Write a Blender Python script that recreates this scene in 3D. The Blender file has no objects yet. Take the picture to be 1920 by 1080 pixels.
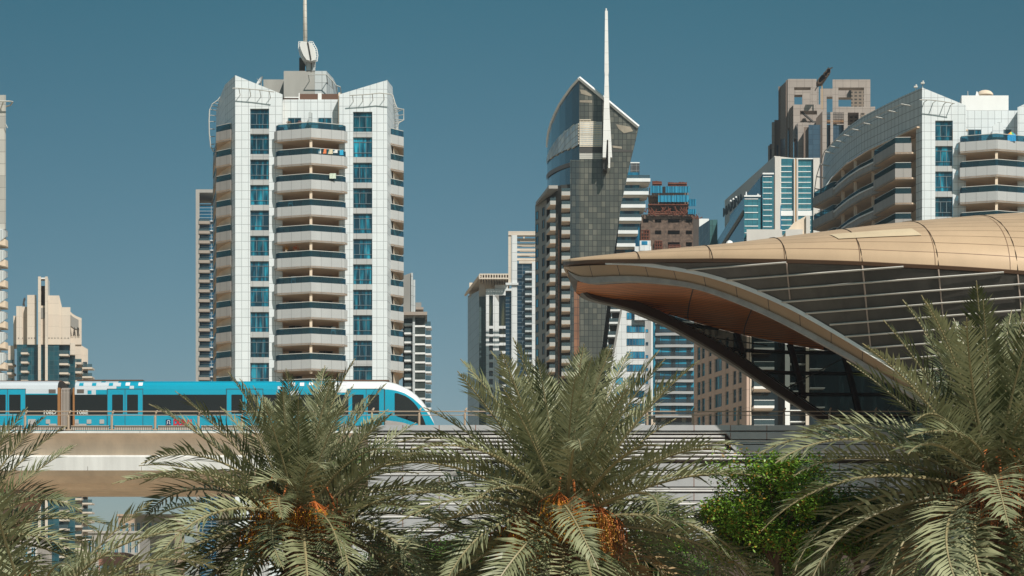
import bpy, bmesh, math, random
from mathutils import Vector, Matrix
R = math.radians
rnd = random.Random(7)
C = bpy.context.scene.collection
SC = bpy.context.scene

# ------------------------------------------------------------------ camera
F, HY, HC = 3600.0, 1220.0, 1.7          # focal length and horizon in photo pixels, eye height in m
cd = bpy.data.cameras.new('camera'); cam = bpy.data.objects.new('camera', cd); C.objects.link(cam)
cam.location = (0, 0, HC); cam.rotation_euler = (R(90), 0, 0)
cd.sensor_width = 36; cd.lens = F * 36 / 1920; cd.shift_y = (HY - 540) / 1920
cd.clip_start = 0.5; cd.clip_end = 20000
SC.camera = cam

# ------------------------------------------------------------------ sky, sun, exposure
SUN_EL, SUN_AZ = 45, 28                  # azimuth: degrees to the right of straight behind the camera
w = bpy.data.worlds.new('World'); SC.world = w; w.use_nodes = True
nt = w.node_tree; nt.nodes.clear()
sky = nt.nodes.new('ShaderNodeTexSky'); sky.sky_type = 'NISHITA'; sky.sun_disc = False
sky.sun_elevation = R(SUN_EL); sky.sun_rotation = R(180 - SUN_AZ)
sky.air_density = 1.0; sky.dust_density = 1.2; sky.ozone_density = 1.5
tint = nt.nodes.new('ShaderNodeMix'); tint.data_type = 'RGBA'; tint.blend_type = 'MULTIPLY'
tint.inputs[0].default_value = 1.0
tcw = nt.nodes.new('ShaderNodeTexCoord'); sxy = nt.nodes.new('ShaderNodeSeparateXYZ'); rampw = nt.nodes.new('ShaderNodeValToRGB')   # colour cast of the air by elevation
nt.links.new(tcw.outputs['Generated'], sxy.inputs[0]); nt.links.new(sxy.outputs[2], rampw.inputs[0]); nt.links.new(rampw.outputs[0], tint.inputs[7])
re_ = rampw.color_ramp.elements; re_[0].position = 0.04; re_[0].color = (1.28, 1.16, 1.12, 1); re_[1].position = .34; re_[1].color = (.33, .90, .80, 1)
k_ = rampw.color_ramp.elements.new(.16); k_.color = (.84, 1.04, .96, 1)
bg = nt.nodes.new('ShaderNodeBackground'); bg.inputs[1].default_value = 0.062
wo = nt.nodes.new('ShaderNodeOutputWorld')
side = nt.nodes.new('ShaderNodeMapRange'); side.inputs[1].default_value = -1; side.inputs[2].default_value = 1; rs_ = nt.nodes.new('ShaderNodeValToRGB'); rs_.color_ramp.interpolation = 'B_SPLINE'
nt.links.new(sxy.outputs[0], side.inputs[0]); nt.links.new(side.outputs[0], rs_.inputs[0])     # lens vignette put into the sky colour: darker towards both sides
el_ = rs_.color_ramp.elements; el_[0].position = 0; el_[0].color = (.9, .95, .95, 1); el_[1].position = 1; el_[1].color = (.9, .95, .95, 1)
for p_, c_ in ((.34, (.66, .78, .82, 1)), (.50, (1.14, 1.13, 1.10, 1)), (.66, (.74, .83, .86, 1))): el_.new(p_).color = c_
tint2 = nt.nodes.new('ShaderNodeMix'); tint2.data_type = 'RGBA'; tint2.blend_type = 'MULTIPLY'; tint2.inputs[0].default_value = 1.0
nt.links.new(tint.outputs[2], tint2.inputs[6]); nt.links.new(rs_.outputs[0], tint2.inputs[7])
nt.links.new(sky.outputs[0], tint.inputs[6]); nt.links.new(tint2.outputs[2], bg.inputs[0]); nt.links.new(bg.outputs[0], wo.inputs[0])
sl = bpy.data.lights.new('sun', 'SUN'); sl.energy = 4.8; sl.angle = R(0.5); sl.color = (1.0, 0.945, 0.87)
so = bpy.data.objects.new('sun', sl); C.objects.link(so)
sd = Vector((math.sin(R(SUN_AZ)) * math.cos(R(SUN_EL)), -math.cos(R(SUN_AZ)) * math.cos(R(SUN_EL)), math.sin(R(SUN_EL))))
so.rotation_euler = sd.to_track_quat('Z', 'Y').to_euler(); so.location = (60, -60, 120)
SC.view_settings.view_transform = 'Standard'; SC.view_settings.look = 'None'
SC.view_settings.gamma = 1; SC.view_settings.exposure = 0.0
SC.cycles.max_bounces = 6; SC.cycles.transparent_max_bounces = 12

# ------------------------------------------------------------------ helpers
def X(px, Y): return (px - 960) * Y / F
def Z(py, Y): return HC + (HY - py) * Y / F
def P(px, py, Y): return Vector((X(px, Y), Y, Z(py, Y)))

def node_mat(name):
    m = bpy.data.materials.new(name); m.use_nodes = True
    n = m.node_tree; b = n.nodes['Principled BSDF']
    return m, n, b
def set_in(b, **k):
    for a, v in k.items():
        a = {'rough': 'Roughness', 'metal': 'Metallic', 'spec': 'Specular IOR Level', 'col': 'Base Color', 'coat': 'Coat Weight', 'alpha': 'Alpha'}[a]
        b.inputs[a].default_value = (*v, 1) if a == 'Base Color' else v
def dirt(n, b, src, amt, scale, stretch=1.0):
    """multiplies the colour by a soft weathering noise in object space"""
    tc = n.nodes.new('ShaderNodeTexCoord'); mp = n.nodes.new('ShaderNodeMapping'); mp.inputs['Scale'].default_value = (1, 1, stretch)
    nz = n.nodes.new('ShaderNodeTexNoise'); nz.inputs['Scale'].default_value = scale; nz.inputs['Detail'].default_value = 5; nz.inputs['Roughness'].default_value = .65
    mr = n.nodes.new('ShaderNodeMapRange'); mr.inputs[1].default_value = .3; mr.inputs[2].default_value = .7
    mr.inputs[3].default_value = 1 - amt; mr.inputs[4].default_value = 1 + amt * .4
    mx = n.nodes.new('ShaderNodeMix'); mx.data_type = 'RGBA'; mx.blend_type = 'MULTIPLY'; mx.inputs[0].default_value = 1
    L = n.links.new
    L(tc.outputs['Object'], mp.inputs[0]); L(mp.outputs[0], nz.inputs['Vector']); L(nz.outputs[0], mr.inputs[0])
    if isinstance(src, tuple): mx.inputs[6].default_value = (*src, 1)
    else: L(src, mx.inputs[6])
    L(mr.outputs[0], mx.inputs[7]); L(mx.outputs[2], b.inputs['Base Color'])
def mat(name, col, rough=.6, spec=.5, metal=0, amt=.12, scale=.6, stretch=.35, coat=0):
    m, n, b = node_mat(name); set_in(b, col=col, rough=rough, spec=spec, metal=metal, coat=coat)
    if amt: dirt(n, b, col, amt, scale, stretch)
    return m
def grid(name, c1, c2, joint, bw, rh, ms, rough=.45, spec=.5, metal=0, amt=.08, off=0.0, bias=0.0):
    """cladding: panels bw x rh metres in the mesh's own UV metres, joints ms wide"""
    m, n, b = node_mat(name); set_in(b, rough=rough, spec=spec, metal=metal)
    uv = n.nodes.new('ShaderNodeUVMap'); br = n.nodes.new('ShaderNodeTexBrick')
    br.offset = off; br.squash = 1
    br.inputs['Color1'].default_value = (*c1, 1); br.inputs['Color2'].default_value = (*c2, 1); br.inputs['Mortar'].default_value = (*joint, 1)
    br.inputs['Scale'].default_value = 1; br.inputs['Mortar Size'].default_value = ms / 2; br.inputs['Mortar Smooth'].default_value = 0
    br.inputs['Brick Width'].default_value = bw; br.inputs['Row Height'].default_value = rh; br.inputs['Bias'].default_value = bias
    n.links.new(uv.outputs[0], br.inputs['Vector'])
    dirt(n, b, br.outputs['Color'], amt, .5, .3)
    return m
def curtain_glass(name, dark, mid, light, rough=.08, scale=2.2):
    """window glass with curtains and rooms behind, different in every window"""
    m, n, b = node_mat(name); set_in(b, rough=rough, spec=.75)
    tc = n.nodes.new('ShaderNodeTexCoord'); oi = n.nodes.new('ShaderNodeObjectInfo')
    mp = n.nodes.new('ShaderNodeMapping'); mp.inputs['Scale'].default_value = (1, 1, .12)
    cx = n.nodes.new('ShaderNodeCombineXYZ'); ml = n.nodes.new('ShaderNodeMath'); ml.operation = 'MULTIPLY'; ml.inputs[1].default_value = 90
    nz = n.nodes.new('ShaderNodeTexNoise'); nz.inputs['Scale'].default_value = scale; nz.inputs['Detail'].default_value = 3
    cr = n.nodes.new('ShaderNodeValToRGB'); e = cr.color_ramp.elements
    e[0].position = .42; e[0].color = (*dark, 1); e[1].position = .7; e[1].color = (*light, 1)
    k = cr.color_ramp.elements.new(.52); k.color = (*mid, 1)
    L = n.links.new
    L(oi.outputs['Random'], ml.inputs[0]); L(ml.outputs[0], cx.inputs[0]); L(ml.outputs[0], cx.inputs[1]); L(cx.outputs[0], mp.inputs['Location'])
    L(tc.outputs['Object'], mp.inputs['Vector']); L(mp.outputs[0], nz.inputs['Vector']); L(nz.outputs[0], cr.inputs[0])
    v = n.nodes.new('ShaderNodeMath'); v.operation = 'MULTIPLY_ADD'; v.inputs[1].default_value = 1.3; v.inputs[2].default_value = .3
    mx = n.nodes.new('ShaderNodeMix'); mx.data_type = 'RGBA'; mx.blend_type = 'MULTIPLY'; mx.inputs[0].default_value = 1
    L(oi.outputs['Random'], v.inputs[0]); L(cr.outputs[0], mx.inputs[6]); L(v.outputs[0], mx.inputs[7]); L(mx.outputs[2], b.inputs['Base Color'])
    return m
def see_glass(name, tint_, refl=.5, rough=.03, thru=.7):
    m = bpy.data.materials.new(name); m.use_nodes = True; n = m.node_tree; n.nodes.clear()
    o = n.nodes.new('ShaderNodeOutputMaterial'); t = n.nodes.new('ShaderNodeBsdfTransparent'); t.inputs[0].default_value = (*tint_, 1)
    p = n.nodes.new('ShaderNodeBsdfPrincipled'); p.inputs['Base Color'].default_value = (tint_[0]*.3, tint_[1]*.3, tint_[2]*.3, 1); p.inputs['Roughness'].default_value = rough; p.inputs['Specular IOR Level'].default_value = refl
    mx = n.nodes.new('ShaderNodeMixShader'); mx.inputs[0].default_value = 1 - thru
    n.links.new(t.outputs[0], mx.inputs[1]); n.links.new(p.outputs[0], mx.inputs[2]); n.links.new(mx.outputs[0], o.inputs[0])
    return m

SK = [0.0]      # plan skew of the building being built: how far its flanks lean sideways per metre of depth
def skew(px): SK[0] = (px - 960) / F
class MB:
    """collects shapes in world metres; build() links them as ONE mesh object"""
    def __init__(s): s.v = []; s.f = []; s.m = []; s.u = {}
    def poly(s, pts, m=0, uv=None):
        i = len(s.v); s.v += [tuple(p) for p in pts]; s.f.append(tuple(range(i, i + len(pts)))); s.m.append(m)
        if uv: s.u[len(s.f) - 1] = uv
    def box(s, x0, x1, y0, y1, z0, z1, m=0):
        if x0 > x1: x0, x1 = x1, x0
        if y0 > y1: y0, y1 = y1, y0
        if z0 > z1: z0, z1 = z1, z0
        i = len(s.v)
        s.v += [(x0,y0,z0),(x1,y0,z0),(x1,y1,z0),(x0,y1,z0),(x0,y0,z1),(x1,y0,z1),(x1,y1,z1),(x0,y1,z1)]
        for f in ((0,3,2,1),(4,5,6,7),(0,1,5,4),(1,2,6,5),(2,3,7,6),(3,0,4,7)):
            s.f.append(tuple(i + k for k in f)); s.m.append(m)
        return s
    def r(s, px0, px1, py0, py1, Y, D, m=0):
        """box whose front face at depth Y covers the given photo rectangle, D metres deep"""
        i = len(s.v); s.box(X(px0, Y), X(px1, Y), Y, Y + D, Z(py1, Y), Z(py0, Y), m)
        if SK[0]: s.v[i:] = [(x + (y - Y) * SK[0], y, z) for x, y, z in s.v[i:]]
        return s
    def prism(s, xy, z0, z1, m=0, mt=None):
        """plan polygon between z0 and z1 (z1 may be a list, one top height per corner)"""
        n = len(xy); i = len(s.v)
        t = z1 if isinstance(z1, (list, tuple)) else [z1] * n
        b = z0 if isinstance(z0, (list, tuple)) else [z0] * n
        s.v += [(x, y, bz) for (x, y), bz in zip(xy, b)] + [(x, y, tz) for (x, y), tz in zip(xy, t)]
        s.f.append(tuple(i + k for k in reversed(range(n)))); s.m.append(m)
        s.f.append(tuple(i + n + k for k in range(n))); s.m.append(m if mt is None else mt)
        acc = 0
        for k in range(n):
            j = (k + 1) % n; L = math.dist(xy[k], xy[j])
            s.f.append((i + k, i + j, i + n + j, i + n + k)); s.m.append(m)
            s.u[len(s.f) - 1] = [(acc, b[k]), (acc + L, b[j]), (acc + L, t[j]), (acc, t[k])]
            acc += L
        return s
    def ext(s, xz, y0, y1, m=0):
        """front outline [(x, z)] extruded from y0 to y1"""
        n = len(xz); i = len(s.v)
        s.v += [(x, y0, z) for x, z in xz] + [(x + (y1 - y0) * SK[0], y1, z) for x, z in xz]
        s.f.append(tuple(i + k for k in range(n))); s.m.append(m)
        s.f.append(tuple(i + n + k for k in reversed(range(n)))); s.m.append(m)
        for k in range(n):
            j = (k + 1) % n
            s.f.append((i + k, i + n + k, i + n + j, i + j)); s.m.append(m)
        return s
    def band(s, line, z0, z1, th, m=0, z0b=None):
        """upright strip of thickness th along an open plan polyline; +th is to the left of travel"""
        n = len(line); off = []
        for k in range(n):
            a = Vector(line[max(k - 1, 0)]); b = Vector(line[min(k + 1, n - 1)]); p = Vector(line[k])
            if 0 < k < n - 1:
                d1 = (p - a).normalized(); d2 = (b - p).normalized(); n1 = Vector((-d1.y, d1.x)); n2 = Vector((-d2.y, d2.x)); q = (n1 + n2)
                q = q / max(q.length_squared / 2, .3)
            else:
                d = (b - a).normalized(); q = Vector((-d.y, d.x))
            off.append(tuple(p + q * th))
        acc = 0
        for k in range(n - 1):
            i = len(s.v); a, b, c, d = line[k], line[k + 1], off[k + 1], off[k]; L = math.dist(a, b)
            s.v += [(*a, z0), (*b, z0), (*c, z0), (*d, z0), (*a, z1), (*b, z1), (*c, z1), (*d, z1)]
            for q, f in enumerate(((0,1,5,4), (1,2,6,5), (2,3,7,6), (3,0,4,7), (4,5,6,7), (3,2,1,0))):
                s.f.append(tuple(i + t for t in f)); s.m.append(m)
                if q in (0, 2): u = [(acc, z0), (acc + L, z0), (acc + L, z1), (acc, z1)]; s.u[len(s.f) - 1] = u if q == 0 else [u[1], u[0], u[3], u[2]]
            acc += L
        return s
    def tube(s, pts, r, n=6, m=0):
        pts = [Vector(p) for p in pts]; rs = r if isinstance(r, (list, tuple)) else [r] * len(pts); rings = []
        up = Vector((0, 0, 1))
        for k, p in enumerate(pts):
            d = (pts[min(k + 1, len(pts) - 1)] - pts[max(k - 1, 0)]).normalized()
            a = d.cross(up if abs(d.z) < .95 else Vector((1, 0, 0))).normalized(); b = d.cross(a)
            i = len(s.v); s.v += [tuple(p + (a * math.cos(2 * math.pi * j / n) + b * math.sin(2 * math.pi * j / n)) * rs[k]) for j in range(n)]
            rings.append(i)
        for k in range(len(rings) - 1):
            for j in range(n):
                q = (j + 1) % n; s.f.append((rings[k] + j, rings[k] + q, rings[k + 1] + q, rings[k + 1] + j)); s.m.append(m)
        s.f.append(tuple(rings[0] + j for j in reversed(range(n)))); s.m.append(m); s.f.append(tuple(rings[-1] + j for j in range(n))); s.m.append(m)
        return s
    def loft(s, rows, m=0, mf=None):
        """rows of equally many points -> quads; mf(i, j) picks the material of a cell"""
        i0 = len(s.v); k = len(rows[0])
        for r_ in rows: s.v += [tuple(p) for p in r_]
        for i in range(len(rows) - 1):
            for j in range(k - 1):
                s.f.append((i0 + i*k + j, i0 + i*k + j + 1, i0 + (i+1)*k + j + 1, i0 + (i+1)*k + j)); s.m.append(mf(i, j) if mf else m)
        return s
    def mesh(s, name, mats, org=(0, 0, 0), smooth=False):
        me = bpy.data.meshes.new(name); ox, oy, oz = org
        me.from_pydata([(x - ox, y - oy, z - oz) for x, y, z in s.v], [], s.f)
        for m in (mats if isinstance(mats, (list, tuple)) else [mats]): me.materials.append(m)
        uvl = me.uv_layers.new(name='UVMap').data
        for p, mi in zip(me.polygons, s.m):
            p.material_index = mi; p.use_smooth = smooth
            cu = s.u.get(p.index)
            if cu is None:
                nx, ny, nz = p.normal
                if abs(nz) > .75: cu = [(s.v[v][0], s.v[v][1]) for v in p.vertices]
                else:
                    l = math.hypot(nx, ny) or 1; tx, ty = -ny / l, nx / l
                    if abs(tx) < .3: sg = 1 if ty > 0 else -1
                    else: sg = 1 if tx > 0 else -1
                    cu = [((s.v[v][0] * tx + s.v[v][1] * ty) * sg, s.v[v][2]) for v in p.vertices]
            for li, c in zip(p.loop_indices, cu): uvl[li].uv = c
        bm = bmesh.new(); bm.from_mesh(me); bmesh.ops.recalc_face_normals(bm, faces=bm.faces); bm.to_mesh(me); bm.free()
        return me
    def build(s, name, mats, parent=None, smooth=False):
        org = world_org(parent)
        o = bpy.data.objects.new(name, s.mesh(name, mats, org, smooth)); C.objects.link(o)
        if parent: o.parent = parent
        return o
_org = {}
def world_org(p): return _org.get(p.name, (0, 0, 0)) if p else (0, 0, 0)
def thing(name, label, cat, loc=(0, 0, 0), group=None):
    o = bpy.data.objects.new(name, None); C.objects.link(o); o.location = loc; o.empty_display_size = 1
    o['label'] = label; o['category'] = cat
    if group: o['group'] = group
    _org[o.name] = tuple(loc); return o
def tag(o, label, cat, group=None, kind=None):
    if label: o['label'] = label
    if cat: o['category'] = cat
    if group: o['group'] = group
    if kind: o['kind'] = kind
    return o
def sub(parent_part, mb, name, mats, smooth=False):
    """sub-part of a part that sits at its thing's origin"""
    root = parent_part.parent; org = world_org(root)
    o = bpy.data.objects.new(name, mb.mesh(name, mats, org, smooth)); C.objects.link(o); o.parent = parent_part; return o
def place(name, me, parent, pos, children=()):
    """a part sharing mesh me, its origin at world position pos"""
    o = bpy.data.objects.new(name, me); C.objects.link(o); org = world_org(parent); o.parent = parent
    o.location = (pos[0] - org[0], pos[1] - org[1], pos[2] - org[2])
    for cn, cm in children:
        c = bpy.data.objects.new(cn, cm); C.objects.link(c); c.parent = o
    return o
def text_mesh(s, size, ext=.02, font=None, m=None, bold=0.0):
    cu = bpy.data.curves.new('lettering', 'FONT'); cu.body = s; cu.size = size; cu.extrude = ext; cu.align_x = 'CENTER'; cu.align_y = 'CENTER'; cu.offset = bold; cu.resolution_u = 3
    if font: cu.font = font
    o = bpy.data.objects.new('lettering', cu); C.objects.link(o)
    dg = bpy.context.evaluated_depsgraph_get(); me = bpy.data.meshes.new_from_object(o.evaluated_get(dg))
    bpy.data.objects.remove(o); me.name = 'lettering'
    me.materials.clear(); me.materials.append(m); return me
def put_text(me, parent, pos, rotz=0, scale=(1, 1, 1), name='lettering', shear=0):
    o = bpy.data.objects.new(name, me); C.objects.link(o); o.parent = parent; org = world_org(parent if parent.name in _org else parent.parent)
    o.location = (pos[0] - org[0], pos[1] - org[1], pos[2] - org[2]); o.rotation_euler = (R(90), 0, rotz); o.scale = scale; return o

def window_mesh(w, h, cols=3, transoms=(.25, .77), fr=.05, glass=None, frame=None, dep=.06):
    """origin at the lower left front corner of the pane; +y goes into the wall"""
    b = MB(); b.box(0, w, dep, dep + .05, 0, h, 0)
    b.box(0, w, 0, dep, 0, fr, 1); b.box(0, w, 0, dep, h - fr, h, 1); b.box(0, fr, 0, dep, fr, h - fr, 1); b.box(w - fr, w, 0, dep, fr, h - fr, 1)
    zs = [fr] + [t * h for t in transoms] + [h - fr]
    for t in transoms: b.box(fr, w - fr, 0, dep, t * h - fr / 2, t * h + fr / 2, 1)
    for c in range(1, cols):
        x = w * c / cols; a = zs[1] if len(zs) > 3 else zs[0]; e = zs[-2] if len(zs) > 3 else zs[-1]
        b.box(x - fr / 2, x + fr / 2, .01, dep, a + fr / 2, e - fr / 2, 1)
    return b.mesh('window', [glass, frame])

# ------------------------------------------------------------------ materials
M_panel = grid('white_cladding', (.72, .76, .77), (.68, .725, .735), (.33, .35, .36), .88, 1.10, .055, rough=.35)
M_panel_d = grid('grey_white_cladding', (.56, .59, .59), (.50, .53, .53), (.22, .23, .23), 1.0, 1.65, .07, rough=.4)
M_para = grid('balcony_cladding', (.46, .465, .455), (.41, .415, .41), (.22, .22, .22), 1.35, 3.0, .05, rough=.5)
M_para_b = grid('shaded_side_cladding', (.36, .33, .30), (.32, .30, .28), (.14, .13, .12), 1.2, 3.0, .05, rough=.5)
M_soffit = mat('beige_render', (.66, .49, .35), .8)
M_beige = mat('beige_wall', (.74, .60, .46), .8)
M_brown = mat('brown_timber', (.13, .065, .04), .7)
M_greyr = mat('grey_render', (.27, .26, .24), .8)
M_white = mat('white_paint', (.80, .80, .78), .5, amt=.06)
M_steel = mat('painted_steel', (.55, .54, .50), .4)
M_dark = mat('dark_metal', (.05, .045, .04), .5)
M_frame = mat('window_frame', (.16, .20, .22), .4, amt=0)
M_frame_w = mat('pale_frame', (.50, .53, .53), .4, amt=0)
M_win = curtain_glass('blue_curtain_glass', (.004, .025, .04), (.004, .07, .11), (.02, .25, .34))
M_win_d = curtain_glass('dark_room_glass', (.01, .014, .016), (.015, .04, .05), (.05, .10, .11), scale=1.2)
M_win_b = curtain_glass('bright_blue_glass', (.005, .08, .16), (.01, .19, .33), (.05, .34, .48), scale=.8)
M_rail = see_glass('balcony_glass', (.24, .50, .60), refl=.8, thru=.8)
M_rail_c = see_glass('clear_balcony_glass', (.45, .62, .66), refl=.6, thru=.65)

# ------------------------------------------------------------------ white twin tower kit
FH = 47.65 * 250 / F                      # storey height in metres
def v_balcony(root, line, inner, zt, n, ph, gh, par_m, me_cache, lab=None, rail_in=.35):
    """stack of n balconies. line: open plan polyline of the parapet, inner: points closing the slab polygon; zt: z of the first parapet's top"""
    x0, y0 = line[0]
    L = [(x - x0, y - y0) for x, y in line]; I = [(x - x0, y - y0) for x, y in inner]
    b = MB(); b.band(L, -ph, 0, .14, 0); b.prism(L + I, -ph + .02, -ph + .24, 1, 1); me = b.mesh('balcony', [par_m, M_soffit])
    cx = sum(p[0] for p in L + I) / len(L + I); cy = sum(p[1] for p in L + I) / len(L + I)
    G = [(p[0] + (cx - p[0]) * .05, p[1] + .12) for p in L]
    g = MB(); g.band(G, 0, gh, .03, 0); g.band([(p[0], p[1] - .02) for p in G], gh, gh + .07, .08, 1); gm = g.mesh('glass_rail', [M_rail, M_steel])
    return [place('balcony', me, root, (x0, y0, zt - k * FH), [('glass_rail', gm)]) for k in range(n)]

def wing(root, pl, pr, tl, tr, wl, wr, wtop, n, Y=250.0, depth=12):
    """front wall of a wing from photo x pl..pr, slanting top tl..tr, with a column of n recessed windows wl..wr"""
    b = MB(); xl, xr = X(pl, Y), X(pr, Y); zl, zr = Z(tl, Y), Z(tr, Y); a, c = X(wl, Y), X(wr, Y)
    zat = lambda x: zl + (zr - zl) * (x - xl) / (xr - xl)
    zw = Z(wtop, Y); wh = 37.5 * Y / F
    b.ext([(xl, 0), (a, 0), (a, zat(a)), (xl, zat(xl))], Y, Y + .35, 0)
    b.ext([(c, 0), (xr, 0), (xr, zr), (c, zat(c))], Y, Y + .35, 0)
    b.ext([(a, zw), (c, zw), (c, zat(c)), (a, zat(a))], Y, Y + .35, 0)
    for k in range(n):
        zt = zw - k * FH - wh; zb = zw - (k + 1) * FH if k < n - 1 else 0
        b.box(a, c, Y + .02, Y + .35, zb, zt, 1)
    b.build('front_wall', [M_panel, M_para], root)
    wm = window_mesh(c - a, wh, 3, (.235, .77), .06, M_win, M_frame)
    for k in range(n): place('window', wm, root, (a, Y + .22, zw - k * FH - wh))
    return xl, xr, zl, zr

# ================================================================== main white tower
Y0 = 250.0
skew(583); T = thing('apartment_tower', 'tall white panelled apartment tower with two winged roof corners, bowed balconies and a spire', 'tower', (X(583, 250), 256, 0))
wing(T, 441, 530, 141, 177, 469, 504.5, 203.7, 12)
wing(T, 636, 726, 177, 150, 662, 698, 209.5, 12)
# side walls and rear
b = MB()
def side(pts, th, m=0):
    acc = 0
    for (x0, y0, t0), (x1, y1, t1) in zip(pts, pts[1:]):
        L = math.hypot(x1 - x0, y1 - y0); b.poly([(x0, y0, 0), (x1, y1, 0), (x1, y1, t1), (x0, y0, t0)], m, [(acc, 0), (acc + L, 0), (acc + L, t1), (acc, t0)]); acc += L
zc = Z(141, 250)
side([(X(441, 250), 250, zc), (-38.0, 254.2, zc), (-39.3, 258.6, zc - .3), (-40.6, 263.5, zc - .8), (-41.6, 270, zc - 3), (-42, 278, zc - 9), (-30, 284, zc - 9), (-17, 280, zc - 6), (-15.6, 264, Z(215, 264)), (X(737, 259), 259, Z(176, 259)), (X(736, 254), 254, Z(163, 254)), (X(726, 250), 250, Z(150, 250))], 0)
b.poly([(X(441, 250) , 250.3, zc - 2.6), (X(530, 250), 250.3, Z(180, 250)), (X(530, 250), 262, Z(182, 262)), (-40, 262, zc - 3)], 1)
b.poly([(X(636, 250), 250.3, Z(181, 250)), (X(726, 250), 250.3, Z(155, 250) - 1), (X(730, 262), 262, Z(182, 262)), (X(636, 262), 262, Z(182, 262))], 1)
b.build('side_wall', [M_panel, M_greyr], T)
# recess between the wings
YR = 252.0
b = MB(); xa, xb = X(530, YR), X(636, YR)
dpx = [(540, 565), (597, 622)]
b.box(xa - .3, xb + .3, YR, YR + .3, Z(243, YR) , Z(186.5, YR), 0)
b.build('parapet_wall', [M_panel], T)
b = MB(); b.box(xa - .3, xb + .3, YR + 1.0, YR + 1.3, 0, Z(241, YR), 0)
b.box(xa - .3, xa - .05, YR - 1.8, YR + 1.0, 0, Z(186.5, YR), 0); b.box(xb + .05, xb + .3, YR - 1.8, YR + 1, 0, Z(181, YR), 0)
b.build('recess_wall', [M_beige], T)
b = MB(); b.r(580.5, 585.5, 262, 700, 247.6, .4, 0); b.build('column', [M_beige], T)
pd = window_mesh(25 * YR / F, 2.35, 2, (), .07, M_win_d, M_frame)
for k in range(1, 12):
    for (p, q) in dpx: place('balcony_door', pd, T, (X(p, YR), YR + .93, Z(242, YR) - k * FH - 1.3))
pd0 = window_mesh(25 * YR / F, 2.3, 2, (.6,), .07, M_win, M_frame)
for (p, q) in dpx: place('balcony_door', pd0, T, (X(p, YR), YR - .1, Z(254, YR)))
b = MB(); b.ext([(X(582, 251.9), Z(243, 252)), (X(582, 251.9) + .5, Z(243, 252)), (X(582, 251.9) + .5, Z(222, 252)), (X(582, 251.9) + .1, Z(219, 252)), (X(582, 251.9), Z(222, 252))], 249.5, 252, 0); b.build('divider', [M_panel_d], T)
line = [(X(530, 250), 249.95), (X(514.5, 249.6), 249.3), (X(520, 248.6), 248.6), (X(583, 247.3), 247.3), (X(645, 248.6), 248.6), (X(651.5, 249.3), 249.3), (X(636, 250), 249.95)]
inner = [(xb + .1, YR + 1.0), (xa - .1, YR + 1.0)]
v_balcony(T, line, inner, Z(243.5, 248.2), 11, 1.42, .78, M_para, None)
# corner balconies
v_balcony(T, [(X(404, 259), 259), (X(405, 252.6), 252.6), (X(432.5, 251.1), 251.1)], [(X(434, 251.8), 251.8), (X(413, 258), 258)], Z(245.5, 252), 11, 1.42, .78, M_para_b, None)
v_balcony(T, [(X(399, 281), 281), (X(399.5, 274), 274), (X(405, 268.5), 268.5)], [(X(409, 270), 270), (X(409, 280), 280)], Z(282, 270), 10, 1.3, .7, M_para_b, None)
v_balcony(T, [(X(731.5, 252.5), 252.5), (X(757, 254), 254), (X(757, 258), 258), (X(747, 262), 262)], [(X(738, 262), 262)], Z(255, 253.5), 10, 1.42, .78, M_para, None)
# left stack back wall (beige loggia)
b = MB(); b.prism([(X(409.5, 256), 256), (X(417, 254), 254), (X(433, 251.5), 251.5), (X(434, 253), 253), (X(411, 264), 264)], 0, Z(240, 254), 0); b.build('loggia_wall', [M_beige], T)
b = MB(); b.prism([(X(737.5, 253.2), 253.2), (X(748, 256.5), 256.5), (X(742, 262), 262), (X(737, 260), 260)], 0, Z(262, 256), 0); b.build('loggia_wall', [M_beige], T)
# roof: penthouses, timber screens
b = MB(); b.r(532, 590, 133, 190, 262, 10, 0); b.r(494, 533, 149, 186, 266, 8, 0)
b.prism([(X(590, 262), 262), (X(612, 262), 262), (X(625, 265), 265), (X(633, 270), 270), (X(590, 272), 272)], Z(190, 262), [Z(133, 262), Z(133, 262), Z(147, 265), Z(163, 270), Z(133, 272)], 1)
b.build('penthouse', [mat('penthouse_render', (.36, .35, .32), .8), M_panel_d], T)
b = MB(); b.r(562, 596, 176, 188, 252.2, .2, 0); b.r(603, 637, 176, 188, 252.2, .2, 0); b.r(531, 559, 183, 187, 252.2, .2, 0); b.build('timber_screen', [M_brown], T)
b = MB()
for a, c in ((560, 562), (596, 603)): b.r(a, c, 174.5, 188, 252.1, .5, 0)
b.r(531, 560, 181.5, 183.5, 252.1, .5, 0); b.build('screen_post', [M_white], T)
b = MB(); b.r(574, 591, 110, 134, 262, 3, 0); b.r(583, 584.4, 110, 134, 261.9, .1, 1); b.r(561, 572, 108, 133, 264, 2, 2); b.build('mast_base', [M_panel_d, M_dark, M_dark], T)
pod = [(564, 77), (580, 79), (586, 84), (592, 98), (592, 112), (583, 114), (575, 112), (569, 104), (564, 92), (562, 84)]
b = MB(); b.ext([(X(a, 261), Z(c, 261)) for a, c in pod], 261, 264.5, 0); b.tube([P(577, 79, 260.9), P(580, 95, 260.9), P(583, 112, 260.9)], .09, 4, 1); b.build('mast_pod', [mat('pod_white', (.72, .71, .68), .4), M_dark], T)
b = MB()
for s_, pts in ((-1, [(560, 78), (559.5, 90), (563, 104), (569, 114)]), (1, [(586, 78), (594, 92), (596, 104), (594.5, 115)])):
    q = [P(a, c, 261.5) for a, c in pts]; q2 = [v + Vector((-s_ * .28, 0, 0)) for v in q]; b.tube(q, .06, 4); b.tube(q2, .05, 4)
    for k in range(12):
        t = k / 11 * (len(q) - 1); i = min(int(t), len(q) - 2); f = t - i; p0 = q[i].lerp(q[i + 1], f); b.tube([p0, p0 + Vector((-s_ * .5, 0, 0))], .05, 4)
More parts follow.
